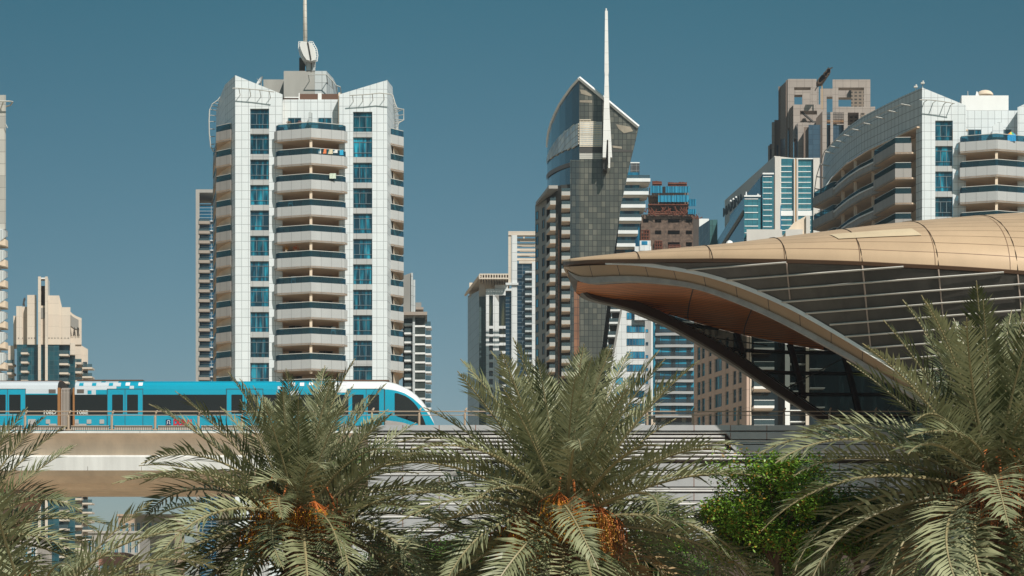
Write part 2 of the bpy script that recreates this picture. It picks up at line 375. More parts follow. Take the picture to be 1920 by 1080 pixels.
b.build('ladder', [M_white], T)
M_spire = grid('spire_metal', (.74, .70, .62), (.68, .64, .57), (.45, .40, .34), 3, .9, .07, rough=.35)
b = MB(); b.tube([P(572.5, 80, 262.5), P(571.8, 20, 262.5), P(571.4, -60, 262.5), P(571.2, -110, 262.5)], [.30, .27, .20, .08], 10); b.build('spire', [M_spire], T, smooth=True)
# steel brackets (pergola arms) at the roof corners
def bracket(root, rail, Yr, arms, wy, drop=.55, r=.07):
    b = MB(); b.tube(rail, r, 5)
    for p in arms:
        b.tube([p, Vector((p.x, wy, p.z - drop))], r * .8, 4)
    return b.build('steel_bracket', [M_steel], root)
rr = [P(a, c, 248.8) for a, c in ((436, 166), (442, 165), (480, 168), (514, 172.5))]
bracket(T, rr, 248.8, [P(a, c, 248.8) for a, c in ((448, 166), (468, 167.5), (487, 169.5), (505, 171.5))], 250.02, .5)
rr = [P(a, c, 248.8) for a, c in ((655, 179), (690, 177), (712, 174.5), (734, 177), (737, 181))]
bracket(T, rr, 248.8, [P(a, c, 248.8) for a, c in ((661, 178.7), (679, 177.7), (698, 176), (719, 175))], 250.02, .5)
for pts, inn in (([(418, 176), (408, 188), (398, 195), (393, 206), (392, 226), (392.5, 250), (395, 275), (400, 284)], [(424, 180), (416, 190), (409, 198), (406, 208), (404, 226), (402.5, 250), (402.5, 274), (404, 283)]),
                 ([(736, 178), (741, 195), (745, 203), (757, 205), (757, 225), (748, 230), (744, 243)], [(733, 180), (735, 194), (736, 204), (737, 212), (737, 224), (737, 232), (737, 242)])):
    b = MB(); q = [P(a, c, 259) for a, c in pts]; qi = [P(a, c, 261) for a, c in inn]; b.tube(q, .08, 5)
    for k in range(13):
        t = k / 12 * (len(q) - 1); i = min(int(t), len(q) - 2); f = t - i; b.tube([q[i].lerp(q[i + 1], f), qi[i].lerp(qi[i + 1], f)], .055, 4)
    b.build('ladder_frame', [M_steel], T)
# roof bracket over the right penthouse
b = MB(); q = [P(a, c, 260.5) for a, c in ((578, 140), (612, 140), (622, 150), (630, 160), (638, 163))]; b.tube(q, .07, 5)
for p in q: b.tube([p, p + Vector((0, 2, -.6))], .06, 4)
b.build('steel_bracket', [M_steel], T)

def dish(px, py, Y, r, lab, yaw=.3, grp=None):
    t = thing('satellite_dish', lab, 'satellite dish', (X(px, Y), Y, Z(py, Y)), grp)
    b = MB(); c = Vector((X(px, Y), Y, Z(py, Y))); ax = Vector((math.sin(yaw), -math.cos(yaw), .5)).normalized(); u = ax.cross(Vector((0, 0, 1))).normalized(); v = ax.cross(u)
    rows = []
    for i in range(6):
        q = i / 5; rows.append([c + (u * math.cos(a) + v * math.sin(a)) * r * q + ax * (.3 * r * q * q) for a in [2 * math.pi * k / 16 for k in range(17)]])
    b.loft(rows); rows2 = [[p - ax * .05 for p in rw] for rw in rows]; b.loft(rows2)
    b.build('reflector', [M_white], t, smooth=True)
    b = MB(); b.tube([c, c + ax * r * .9], .04, 4); b.tube([c - ax * .05, c + Vector((0, .4, -r * 1.3))], .07, 5); b.build('mast', [M_steel], t)
dish(489, 153, 256, .72, 'white satellite dish on the left roof wing of the white winged tower', yaw=-1.0)

# laundry and plants on the balconies of the main tower
def cloth(px, py, wpx, hpx, Y, col, lab, grp='laundry on the balcony rail'):
    b = MB(); n = 6; x0 = X(px, Y); wd = wpx * Y / F; h = hpx * Y / F; z = Z(py, Y); rows = []
    for i in range(4):
        rows.append([(x0 + wd * j / n, Y - .04 * math.sin(j * 2.1 + i) - .02 * i, z - h * i / 3) for j in range(n + 1)])
    b.loft(rows); b.loft([[(p[0], p[1] + .03, p[2]) for p in r_] for r_ in rows])
    o = b.build('towel', [mat('cloth', col, .9)]); tag(o, lab, 'towel', grp); return o
for a in ((594, 279, 8, 9, (.75, .74, .70), 'white towel, leftmost on the laundry rail of the white tower'), (603, 279, 9, 9, (.75, .22, .08), 'orange towel drying on a glass balcony rail'),
          (613, 280, 11, 9, (.68, .60, .42), 'cream towel drying to the right of the orange towel'), (625, 281, 8, 6, (.78, .78, .76), 'small white towel between the cream and the blue towel'), (637, 281, 7, 10, (.03, .38, .60), 'bright blue towel at the right end of the laundry rail')):
    cloth(a[0], a[1], a[2], a[3], 247.6 + (a[0] - 583) * .019, a[4], a[5])
cloth(618, 325, 12, 10, 247.9, (.6, .68, .55), 'pale green sheet on the third balcony rail of the white tower', None)
def pot(px, py, Y, col, lab, grp=None, s=1.0, cat='potted plant'):
    c = P(px, py, Y); t = thing('potted_plant', lab, cat, c, grp)
    b = MB(); b.tube([c, c + Vector((0, 0, .3 * s))], [.14 * s, .2 * s], 8); b.build('pot', [M_soffit], t)
    b = MB()
    for k in range(90):
        d = Vector((rnd.gauss(0, 1), rnd.gauss(0, 1), rnd.gauss(.5, 1))).normalized() * rnd.uniform(.1, .42) * s; o = c + Vector((0, 0, .5 * s)) + d
        a = Vector((rnd.uniform(-1, 1), rnd.uniform(-1, 1), rnd.uniform(-1, 1))).normalized() * .09 * s; e = Vector((rnd.uniform(-1, 1), rnd.uniform(-1, 1), rnd.uniform(-1, 1))).normalized() * .06 * s
        b.poly([o - a, o + e, o + a, o - e], 0)
    b.build('foliage', [mat('bloom', col, .7)], t)
pot(537, 473, 249, (.55, .25, .03), 'yellow flowering plant behind the glass of the sixth balcony')
pot(555, 473, 248.8, (.65, .16, .03), 'orange flowering plant on the sixth balcony of the white tower')
pot(541, 239, 249.6, (.30, .22, .16), 'brown potted shrub on the topmost balcony of the white tower')
pot(562, 239, 249.3, (.35, .14, .12), 'reddish potted shrub on the topmost balcony beside its middle divider')

def chair(px, py, Y, col, lab):
    c = P(px, py, Y); t = thing('balcony_chair', lab, 'chair', c, 'chairs on the balconies of the white tower')
    b = MB(); b.box(c.x - .28, c.x + .28, c.y - .25, c.y + .25, c.z + .42, c.z + .48); b.build('seat', [col], t)
    b = MB(); b.box(c.x - .28, c.x + .28, c.y + .2, c.y + .25, c.z + .48, c.z + 1.0); b.build('backrest', [col], t)
    for sx in (-1, 1):
        for sy in (-1, 1): b = MB(); b.box(c.x + sx * .25 - .02, c.x + sx * .25 + .02, c.y + sy * .22 - .02, c.y + sy * .22 + .02, c.z, c.z + .42); b.build('leg', [col], t)
for px, k, col, lab in ((545, 3, M_white, 'white chair on the left half of the fourth bowed balcony from the top'), (622, 4, M_dark, 'dark chair on the right half of the fifth bowed balcony from the top'), (550, 6, M_white, 'white chair on the left half of the seventh bowed balcony from the top'),
        (612, 6, M_dark, 'dark chair on the right half of the seventh bowed balcony from the top'), (540, 7, M_dark, 'dark chair on the left half of the eighth bowed balcony from the top'), (625, 8, M_white, 'white chair on the right half of the ninth bowed balcony from the top'), (600, 9, M_brown, 'brown chair by the column of the tenth bowed balcony from the top')):
    chair(px, 243.5 + 47.65 * k + 2.5, 249.3, col, lab)
for px, py, h_, col, lab in ((590, 239, 10, (.70, .70, .66), 'pale folded airer standing behind the glass of the top balcony'), (630, 287, 9, (.05, .06, .08), 'dark box behind the rail under the drying towels')):
    c = P(px, py + 6, 249.4); t = thing('storage_box', lab, 'box', c); b = MB(); b.box(c.x - .4, c.x + .4, 249.3, 249.8, c.z, c.z + h_ * .08); b.build('box_body', [mat('box_paint', col, .6)], t); b = MB(); b.box(c.x - .43, c.x + .43, 249.26, 249.84, c.z + h_ * .08, c.z + h_ * .08 + .06); b.build('lid', [M_dark], t)

# ================================================================== right white building (same family)
skew(1850); T = thing('apartment_building', 'white panelled apartment building with curved shaded flank behind the golden roof', 'building', (X(1729, 250), 256, 0))
wing(T, 1729, 1811, 164, 197.5, 1753.5, 1786.5, 226, 7)
zc = Z(164, 250)
fl = [(X(1729, 250), 250), (51.6, 254), (49.8, 258.8), (48.1, 263.6), (46.9, 269.4), (46.2, 277), (46.1, 283), (46.8, 289), (49, 296)]
def fx(y):
    for (a, b_), (c, d) in zip(fl, fl[1:]):
        if b_ <= y <= d: return a + (c - a) * (y - b_) / (d - b_)
    return fl[-1][0]
b = MB(); sub_fl = []
ys = [250, 251.2, 254, 257, 260] + [262 + 2.25 * k for k in range(13)] + [292, 296]
lv = {}
acc = 0
for y0, y1 in zip(ys, ys[1:]):
    L = math.hypot(fx(y1) - fx(y0), y1 - y0)
    z0 = 0 if (y1 <= 251.3 or y1 > 287) else 70.1
    b.poly([(fx(y0), y0, z0), (fx(y1), y1, z0), (fx(y1), y1, zc), (fx(y0), y0, zc)], 0, [(acc, z0), (acc + L, z0), (acc + L, zc), (acc, zc)]); acc += L
b.poly([(49, 296, 0), (64, 300, 0), (64, 300, zc - 4), (49, 296, zc)], 0)
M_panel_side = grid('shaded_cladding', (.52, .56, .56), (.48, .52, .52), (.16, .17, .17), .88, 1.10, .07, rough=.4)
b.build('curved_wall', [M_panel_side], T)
b = MB()   # recessed loggia wall behind the flank
pl = [(fx(y) + (0 if y > 290 else 2.6), y) for y in (251.0, 257, 263, 269, 276, 283, 290)]
b.band(pl[::-1], 0, 69.9, .2, 0); b.build('loggia_wall', [M_beige], T)
b = MB(); b.prism([(52.8, 250.4), (fx(256), 256), (fx(262), 262), (fx(270), 270), (fx(278), 278), (fx(286), 286), (60, 288), (60, 252)], 69.9, 70.08, 0); b.build('roof_deck', [M_soffit], T)
for k, (y, wd) in enumerate(((261.5, .35), (267, .35), (272.5, .35))):
    b = MB(); b.box(fx(y) + .2, fx(y) + .6, y, y + wd, 0, 70, 0); b.build('column', [M_beige], T)
# flank balconies: near stack, curved middle bands, far stack
zb = Z(268, 251.5)
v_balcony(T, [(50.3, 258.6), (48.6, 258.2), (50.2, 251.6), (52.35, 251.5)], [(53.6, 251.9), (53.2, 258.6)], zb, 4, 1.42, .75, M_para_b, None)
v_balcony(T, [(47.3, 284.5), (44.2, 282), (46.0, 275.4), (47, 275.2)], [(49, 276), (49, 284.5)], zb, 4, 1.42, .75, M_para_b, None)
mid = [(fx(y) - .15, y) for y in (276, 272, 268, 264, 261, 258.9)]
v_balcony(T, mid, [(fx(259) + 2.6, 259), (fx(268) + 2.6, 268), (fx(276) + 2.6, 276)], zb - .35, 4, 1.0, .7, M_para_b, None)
b = MB()
for k in range(4):
    z = zb - .35 - k * FH; b.band([(x - .12, y) for x, y in mid], z - .02, z + .16, .2, 0)
b.build('balcony_lip', [M_white], T)
dg = MB()
for k in range(4):
    z = zb - 1.45 - k * FH
    for y in (259.4, 265.5, 271): dg.box(fx(y) + 2.35, fx(y) + 2.5, y, y + 2.6, z - 1.9, z - .1, 0)
    dg.box(fx(253) + 2.2, fx(253) + 2.4, 252.6, 255.4, z - 1.9, z - .1, 0)
dg.build('balcony_door', [M_win_d], T)
# recess with bowed balconies
YR = 252.0; xa, xb = X(1811, YR), X(1909, YR)
b = MB(); b.box(xa - .3, xb + .3, YR, YR + .3, Z(266, YR), Z(207, YR), 0); b.build('parapet_wall', [M_panel], T)
b = MB(); b.box(xa - .3, xb + .3, YR + 1, YR + 1.3, 0, Z(264, YR), 0); b.build('recess_wall', [M_beige], T)
b = MB(); b.r(1866, 1871, 285, 700, 247.6, .4, 0); b.build('column', [M_beige], T)
for p in (1814, 1870):
    for k in range(1, 6): place('balcony_door', pd, T, (X(p, YR), YR + .93, Z(265, YR) - k * FH - 1.3))
    place('balcony_door', pd0, T, (X(p + 1, YR), YR - .1, Z(276, YR)))
x = X(1866, 252); b = MB(); b.ext([(x, Z(266, 252)), (x + .5, Z(266, 252)), (x + .5, Z(240, 252)), (x - .2, Z(237.5, 252)), (x - 1, Z(246, 252)), (x - 1, Z(266, 252))], 249.7, 252, 0); b.build('divider', [M_panel], T)
line = [(X(1811, 250), 249.95), (X(1796, 249.6), 249.3), (X(1800, 248.6), 248.6), (X(1869, 247.3), 247.3), (X(1930, 248.6), 248.6), (X(1937, 249.3), 249.3), (X(1922, 250), 249.95)]
v_balcony(T, line, [(X(1922, YR), YR + 1), (xa - .1, YR + 1)], Z(265, 248.2), 5, 1.42, .78, M_para, None)
b = MB(); b.ext([(X(1908, 250), 0), (X(2000, 250), 0), (X(2000, 250), Z(160, 250)), (X(1908, 250), Z(201, 250))], 250, 262, 0); b.build('right_wing', [M_panel], T)
b = MB(); b.prism([(X(1803, 253), 253), (X(1891, 253), 253), (X(1891, 262), 262), (X(1792, 262), 262)], Z(215, 253), Z(179, 253), 0); b.build('penthouse', [M_white], T)
b = MB(); c = P(1846, 180, 256); rows = []
for i in range(7):
    a = math.pi / 2 * i / 6; rows.append([c + Vector((math.cos(q) * 1.15 * math.cos(a), math.sin(q) * 1.15 * math.cos(a), math.sin(a) * .75)) for q in [2 * math.pi * k / 20 for k in range(21)]])
b.loft(rows); b.build('roof_dome', [M_beige], T, smooth=True); b = MB(); b.tube([P(1815, 180, 254), P(1814.5, 171, 254)], .05, 5); b.build('antenna', [M_steel], T); b = MB(); b.ext([(X(1829, 254), Z(180, 254)), (X(1836, 254), Z(180, 254)), (X(1833, 254), Z(172, 254)), (X(1831, 254), Z(171, 254))], 254, 254.3); b.build('roof_fin', [M_white], T)
b = MB(); q = [P(a, c, 248.7) for a, c in ((1724, 187), (1745, 187.5), (1766, 190), (1790, 194))]; b.tube(q, .07, 5)
for a, c in ((1738, 188), (1755, 189), (1775, 191.5), (1788, 193.5)): p = P(a, c, 248.7); b.tube([p, Vector((p.x - .1, 250.02, p.z + .1))], .06, 4)
b.build('steel_bracket', [M_steel], T)
b = MB(); zz = Z(187, 250)
rail = [(fx(y) - 1.4, y, zz - max(0, y - 276) * .35) for y in range(252, 291, 3)]; b.tube(rail, .07, 5)
for p in rail: b.tube([p, (p[0] + 1.6, p[1] + .3, p[2] - .2)], .09, 4)
for y in (280, 283, 286, 289):
    for k in range(3): zq = zz - 5 - k * 1.3 - (y - 280) * .35; b.tube([(fx(y) - 1.5, y, zq), (fx(y) + .1, y, zq - .1)], .06, 4)
b.build('steel_bracket', [M_steel], T)
for px, py, lab in ((1717, 164, 'grey roof camera on a short post, left of its pair on the white corner'), (1730, 157, 'grey roof camera at the very tip of the white winged corner')):
    t = thing('roof_camera', lab, 'camera', P(px, py + 6, 252)); c = P(px, py + 8, 252)
    b = MB(); b.tube([c, c + Vector((0, 0, .5))], .05, 5); b.build('post', [M_steel], t)
    b = MB(); b.box(c.x - .28, c.x + .2, 251.7, 252, c.z + .5, c.z + .68); b.box(c.x - .06, c.x + .12, 251.75, 251.95, c.z + .68, c.z + .9); b.build('housing', [M_steel], t)
# beach gear on the top balcony
t = thing('beach_umbrella', 'rainbow coloured parasol on the top balcony of the right white building', 'parasol', P(1896, 266, 249.2))
b = MB(); c = P(1896, 250, 249.2); cols = [(.6, .04, .2), (.75, .3, .02), (.7, .6, .05), (.05, .4, .2), (.03, .3, .6), (.3, .08, .4)]
for k in range(12):
    a0, a1 = math.pi * 2 * k / 12, math.pi * 2 * (k + 1) / 12; r_ = .78
    b.poly([c + Vector((0, 0, .25)), c + Vector((math.cos(a0) * r_, math.sin(a0) * r_ * .6, -.35)), c + Vector((math.cos(a1) * r_, math.sin(a1) * r_ * .6, -.35))], k % 6)
b.build('canopy', [mat('parasol_cloth', q, .8, amt=0) for q in cols], t)
b = MB(); b.tube([P(1896, 265, 249.2), c], .03, 5); b.build('pole', [M_steel], t)
cloth(1889, 253, 16, 12, 247.9, (.02, .28, .55), 'blue towel over the rail under the rainbow parasol', None)

# ================================================================== dark curved glass tower with the needle
def px_(pts, Y): return [(X(a, Y), Z(c, Y)) for a, c in pts]
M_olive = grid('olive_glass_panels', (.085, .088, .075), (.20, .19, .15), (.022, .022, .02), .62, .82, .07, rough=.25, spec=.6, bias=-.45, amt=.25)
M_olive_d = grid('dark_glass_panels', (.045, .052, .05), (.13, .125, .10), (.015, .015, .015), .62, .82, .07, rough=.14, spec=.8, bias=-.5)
M_sheen = mat('pale_lattice', (.80, .70, .55), .5)
YG = 280.0
skew(1130); T = thing('glass_tower', 'dark olive glass tower with a blade shaped top and leaning right edge', 'tower', (X(1086, YG), 290, 0))
b = MB()
fr = [(1086, 147), (1140, 192), (1197, 239), (1190, 270), (1182, 302), (1165, 380), (1152, 470), (1138, 575), (1125, 680), (1117, 790), (1106, 990), (1100, 1235), (1086, 1235)]
b.ext(px_(fr, YG), YG, YG + 1, 0)
b.build('front_wall', [M_olive], T)
# curved flank
top = [(1086, 147, 280), (1073, 161, 283), (1060, 179, 287), (1049, 196, 292), (1041, 212, 297), (1034, 229, 302), (1029, 246, 308), (1026.5, 262, 314), (1026, 275, 320)]
b = MB(); acc = 0
for (p0, t0, y0), (p1, t1, y1) in zip(top, top[1:]):
    x0, x1 = X(p0, y0), X(p1, y1); L = math.hypot(x1 - x0, y1 - y0)
    z0, z1 = Z(t0, y0), Z(t1, y1); b.poly([(x0, y0, 0), (x1, y1, 0), (x1, y1, z1), (x0, y0, z0)], 0, [(acc, 0), (acc + L, 0), (acc + L, z1), (acc, z0)]); acc += L
b.poly([(X(1026, 320), 320, 0), (X(1080, 300), 300, 0), (X(1175, 300), 300, Z(270, 300)), (X(1026, 320), 320, Z(275, 320))], 0)
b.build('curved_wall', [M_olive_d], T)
b = MB(); b.tube([P(1085.5, 146, 279.8), P(1140, 190.5, 279.8), P(1197, 238, 279.8)], .28, 4); b.tube([P(a, c, y - .3) for a, c, y in top], .22, 4)
b.build('roof_edge', [M_white], T)
def fpt(u, py):            # point on the flank: u 0..1 from the front edge
    n = len(top) - 1; t = u * n; i = min(int(t), n - 1); f = t - i; p0, _, y0 = top[i]; p1, _, y1 = top[i + 1]
    y = y0 + (y1 - y0) * f; x = X(p0, y0) + (X(p1, y1) - X(p0, y0)) * f; return x - .15, y - .1, y
# lattice storeys; sky showing through and glass reflections painted as pale panels
b = MB()
for k in range(15):
    c = 224 + k * 3.55; e = 1129 if k > 2 else (1108 if k == 0 else 1118)
    b.r(1086.5, e, c, c + 1.3, YG - .12, .1, 0)
for k in range(7): b.r(1088 + k * 6.2, 1088.5 + k * 6.2, 226 if k < 4 else 234, 274, YG - .1, .08, 0)
b.build('lattice_screen', [M_sheen], T)
M_reveal = grid('bright_gap', (.50, .60, .68), (.80, .80, .76), (.30, .26, .2), 1.9, .95, .08, rough=.5, amt=.5)  # opaque panels in the colour of the sky behind the open crown
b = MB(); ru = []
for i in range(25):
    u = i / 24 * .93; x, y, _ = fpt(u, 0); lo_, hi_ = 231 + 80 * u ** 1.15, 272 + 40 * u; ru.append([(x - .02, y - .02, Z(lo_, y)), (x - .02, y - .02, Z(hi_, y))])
b.loft(ru); b.build('painted_sky_gap', [M_reveal], T)
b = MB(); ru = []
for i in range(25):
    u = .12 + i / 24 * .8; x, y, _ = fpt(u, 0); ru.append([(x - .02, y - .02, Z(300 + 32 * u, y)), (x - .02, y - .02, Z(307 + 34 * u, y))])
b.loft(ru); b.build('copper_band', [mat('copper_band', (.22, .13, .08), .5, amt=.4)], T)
b = MB(); b.r(1086.5, 1129, 228, 273, YG - .06, .05, 0); b.build('painted_sky_gap', [M_reveal], T)
b = MB()
for k in range(24):
    rows = []
    us = [i / 24 * .97 for i in range(25)]
    zt = Z(222 + k * 5.2, 280); pts = []
    for u in us:
        x, y, _ = fpt(u, 0); py = HY - (zt - HC) * F / y
        if 229 + 80 * u ** 1.15 < py < 274 + 40 * u: pts.append((x, y))
        elif len(pts) > 1: break
        else: pts = []
    if len(pts) > 2: b.band(pts[::-1], zt - .09, zt + .07, .12, 0)
b.build('lattice_screen', [M_sheen], T)
b = MB(); b.r(1086.5, 1129, 287, 298, YG - .06, .05, 0); b.build('pale_band', [grid('pale_slats', (.55, .53, .47), (.48, .46, .42), (.25, .24, .22), 3, .28, .06)], T)
M_warm = mat('warm_reflection_panel', (.34, .29, .22), .4, amt=.5, scale=.5)  # reflections on the glass, coloured in as thin proud patches
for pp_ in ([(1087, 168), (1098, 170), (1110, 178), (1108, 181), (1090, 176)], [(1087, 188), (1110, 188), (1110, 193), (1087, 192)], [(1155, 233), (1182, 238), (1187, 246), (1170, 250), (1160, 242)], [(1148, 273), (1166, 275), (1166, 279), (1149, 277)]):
    b = MB(); b.ext(px_(pp_, YG), YG - .05, YG - .01); b.build('painted_reflection', [M_warm], T)
b = MB(); b.ext(px_([(1087, 168), (1098, 170), (1110, 178), (1108, 181), (1090, 176)], YG), YG - .05, YG - .01); b.ext(px_([(1087, 188), (1110, 188), (1110, 193), (1087, 192)], YG), YG - .05, YG - .01)
b.ext(px_([(1155, 233), (1182, 238), (1187, 246), (1170, 250), (1160, 242)], YG), YG - .05, YG - .01); b.ext(px_([(1148, 273), (1166, 275), (1166, 279), (1149, 277)], YG), YG - .05, YG - .01)
b = MB(); b.r(1086.5, 1129, 275, 286, YG - .04, .03, 0); b.ext(px_([(1148, 281), (1186, 281), (1184, 285), (1148, 285)], YG), YG - .05, YG - .01); b.build('dark_band', [M_dark], T)
# needle
nd = [(1134.5, 20), (1139.5, 20), (1141.5, 134), (1140.8, 138), (1143, 208), (1147.8, 295), (1144.3, 295), (1143.8, 315), (1140.6, 315), (1140.4, 262), (1137.8, 262), (1136, 295), (1130, 295), (1132, 208), (1134, 138), (1133.4, 134)]
M_needle = grid('needle_panels', (.80, .79, .76), (.74, .73, .70), (.50, .49, .46), 5, 1.6, .05, rough=.4)
b = MB(); b.ext(px_(nd, 277.2), 277.2, 278.4, 0); b.tube([P(1136.5, 21, 277.8), P(1136.5, 16, 277.8)], .12, 6); b.build('needle', [M_needle], T)
b = MB(); b.r(1131.5, 1138.5, 295, 317, 278.2, 1.8, 0); b.r(1138.5, 1140, 262, 300, 277.8, 2.2, 0); b.build('needle_bracket', [M_dark], T)
# left annex with balconies
b = MB(); b.prism([(X(1003.5, 287), 287), (X(1025, 283), 283), (X(1026, 300), 300), (X(1004, 304), 304)], 0, [Z(384, 287), Z(374, 283), Z(374, 283), Z(384, 287)], 0)
b.build('annex_wall', [mat('annex_grey', (.27, .27, .25), .7)], T)
b = MB(); b.prism([(X(1024, 284), 284), (X(1046, 281.5), 281.5), (X(1052, 281), 281), (X(1086, 280), 280), (X(1086, 290), 290), (X(1026, 290), 290)], 0, Z(350, 282), 0)
b.build('balcony_bay', [mat('bay_dark', (.045, .045, .04), .6)], T)
b = MB(); b.r(1046.5, 1049, 430, 900, 280.6, .3, 0); b.r(1076, 1086, 545, 900, 279.95, .4, 0); b.build('copper_and_reflection', [grid('copper_reflection_panels', (.30, .14, .075), (.22, .10, .055), (.08, .04, .03), .6, 1.15, .08, rough=.4, amt=.4)], T)  # copper line, and a warm reflection in the glass painted as panels
b = MB(); b.r(1041.5, 1046.5, 400, 900, 280.8, .3, 0); b.build('textured_strip', [mat('mottled', (.20, .19, .17), .6, amt=.95, scale=3, stretch=1)], T)
b = MB(); b.r(1069, 1076, 300, 900, 279.9, .3, 0); b.r(1076, 1086, 300, 545, 279.92, .3, 0); b.build('glass_strip', [M_olive_d], T)
b = MB(); s_ = [(X(1004, 286), 286), (X(1024.5, 283), 283), (X(1046, 276.5), 276.5), (X(1046, 281), 281), (X(1022, 287), 287), (X(1006, 289), 289)]
b.prism([(X(1004.5, 285), 285), (X(1029, 277.5), 277.5), (X(1046, 277.5), 277.5), (X(1046, 282), 282), (X(1006, 289), 289)], [Z(385, 285), Z(353.5, 277.5), Z(353.5, 277.5), Z(358, 282), Z(388, 289)], [Z(379, 285), Z(347.5, 277.5), Z(347.5, 277.5), Z(352, 282), Z(382, 289)], 0)
b.build('terrace_slab', [mat('slab_grey', (.36, .34, .31), .7)], T)
ph = 24.0 * YG / F
def small_balc(w_, d, h, gh, mt, sk=0):
    b = MB(); b.prism([(sk, 0), (w_, 0), (w_, d), (0, d)], 0, h, 0); b.prism([(sk + .02, .02), (w_ - .02, .02), (w_ - .02, d), (.02, d)], -.06, 0, 1); me = b.mesh('balcony', [mt, M_soffit])
    g = MB(); g.box(sk, w_, .02, .05, h, h + gh); return me, g.mesh('glass_rail', [M_rail_c])
M_balc = mat('balcony_grey', (.43, .42, .39), .7)
me, gm = small_balc(17 * YG / F, 3.0, .55, .55, M_balc, .5); me2, gm2 = small_balc(16 * YG / F, 2.6, .55, .5, M_balc)
for k in range(15):
    place('balcony', me, T, (X(1025 - k * .1, 278.5), 278.5, Z(382, 278.5) - .1 - ph * k), [('glass_rail', gm)])
    place('balcony', me2, T, (X(1053, 278.2), 278.2, Z(366, 278.2) - ph * k), [('glass_rail', gm2)])
wm = window_mesh(1.0, 1.25, 1, (), .05, M_win_b, M_dark); wm2 = window_mesh(.8, 1.25, 1, (), .05, M_win_d, M_dark)
dx, dy = X(1025, 283) - X(1003.5, 287), -4.0
for k in range(15):
    for u, q in ((.05, wm), (.62, wm2)):
        o = place('window', q, T, (X(1003.5, 287) + dx * u - .02, 287 + dy * u - .12, Z(409, 285) - ph * k - u * -.2)); o.rotation_euler = (0, 0, math.atan2(dy, dx)); o.scale = (.95, 1, 1)

# ================================================================== white tower with blue windows and wide slabs (behind the glass tower)
YW = 350.0; pit = 24.35 * YW / F
skew(1190); T = thing('balcony_tower', 'white tower with broad slabs and blue windows behind the leaning glass tower', 'tower', (X(1180, YW), 360, 0))
M_wpan = grid('white_tiles', (.78, .79, .78), (.73, .74, .73), (.40, .40, .40), 1.0, 1.3, .05, rough=.4)
b = MB(); b.ext(px_([(1171, 545), (1209.5, 545), (1209.5, 1238), (1128, 1238), (1129, 800), (1145, 695), (1151, 665), (1167, 575)], YW), YW, YW + 14, 0); b.build('white_wall', [M_wpan], T)
b = MB(); b.r(1209.5, 1221, 560, 1238, YW + 3, 10, 0); b.build('grey_wall', [mat('side_grey', (.38, .38, .37), .6)], T)
b = MB(); b.r(1120, 1199, 323, 600, YW + 1.6, 10, 0); b.build('blue_glazing', [M_win_b], T)
b = MB(); b.r(1182, 1199, 305, 324, YW + 4, 8, 0); b.build('roof_screen', [grid('black_panels', (.04, .042, .045), (.05, .05, .05), (.3, .3, .3), .85, .95, .05)], T)
b = MB(); b.r(1182, 1199.2, 304, 306, YW + 3.9, 8, 0); b.build('roof_edge', [M_white], T)
ends = [1219, 1215.7, 1210, 1202.4, 1196, 1191, 1188]
for k, e in enumerate(ends):
    z = Z(335.6, YW) - pit * k; x0 = X(1140, YW); x1 = X(e, YW)
    b = MB(); b.prism([(x0, YW - .6), (x1, YW - .6), (x1, YW + 1.6), (X(1199, YW) if e > 1199 else x1 - 1, YW + 5), (x0, YW + 5)], z - .62, z, 0); b.prism([(x0, YW - .5), (x1 - .1, YW - .5), (x1 - .1, YW + 3), (X(1198, YW) if e > 1199 else x1 - 1, YW + 6.9), (x0, YW + 6.9)], z - .72, z - .62, 1)
    o = b.build('balcony_slab', [M_white, M_beige], T)
    g = MB(); g.box(x0, x1 - .1, YW - .5, YW - .46, z, z + .62, 0); sub(o, g, 'glass_rail', [M_rail_c])
wm = window_mesh(34 * YW / F, 13 * YW / F, 6, (), .05, M_win_b, M_frame); wm2 = window_mesh(13.5 * YW / F, 13 * YW / F, 2, (), .05, M_win_b, M_frame); wm3 = window_mesh(.5, .6, 1, (), .05, M_win_b, M_frame)
for k in range(11):
    z = Z(599, YW) - pit * k
    place('window', wm, T, (X(1175, YW), YW - .08, z)); place('window', wm3, T, (X(1210.5, YW + 3), YW + 2.92, z + .5))
    if k >= 4: place('window', wm2, T, (X(1154.5, YW), YW - .08, z))
b = MB(); b.r(1115, 1172, 470, 1238, YW + 1.5, 6, 0); b.build('loggia_wall', [mat('loggia_dark', (.05, .045, .04), .7)], T)
b = MB(); b.ext(px_([(1163.5, 578), (1167.5, 575), (1151, 667), (1146.5, 670)], YW), YW - .3, YW + 1.5); b.build('slanted_edge', [M_greyr], T)
for k, (a, c, y) in enumerate(((1137, 1165, 578), (1132.5, 1160.5, 601.5), (1129.5, 1156, 626), (1127, 1152, 651), (1123, 1147, 675), (1118, 1143, 699), (1114, 1139, 723))):
    b = MB(); b.r(a, c, y + 2, y + 5.5, YW - .2, 1.8, 0); b.r((a + c) / 2 - .8, (a + c) / 2 + .8, y - 15, y - 3, YW + .6, .5, 0); o = b.build('balcony', [M_white], T)
    g = MB(); g.r(a, c, y - 5, y + 2, YW - .2, .04, 0); sub(o, g, 'glass_rail', [M_rail_c])
b = MB(); b.r(1190, 1221, 462, 600, YW - 1, .9, 0); b.r(1199.5, 1220, 451, 470, YW - 1.2, 2, 0); o = b.build('annex', [M_wpan], T)
b = MB(); b.r(1203, 1214, 452, 459, YW - 1.25, .1, 0); sub(o, b, 'window', [M_win_b])

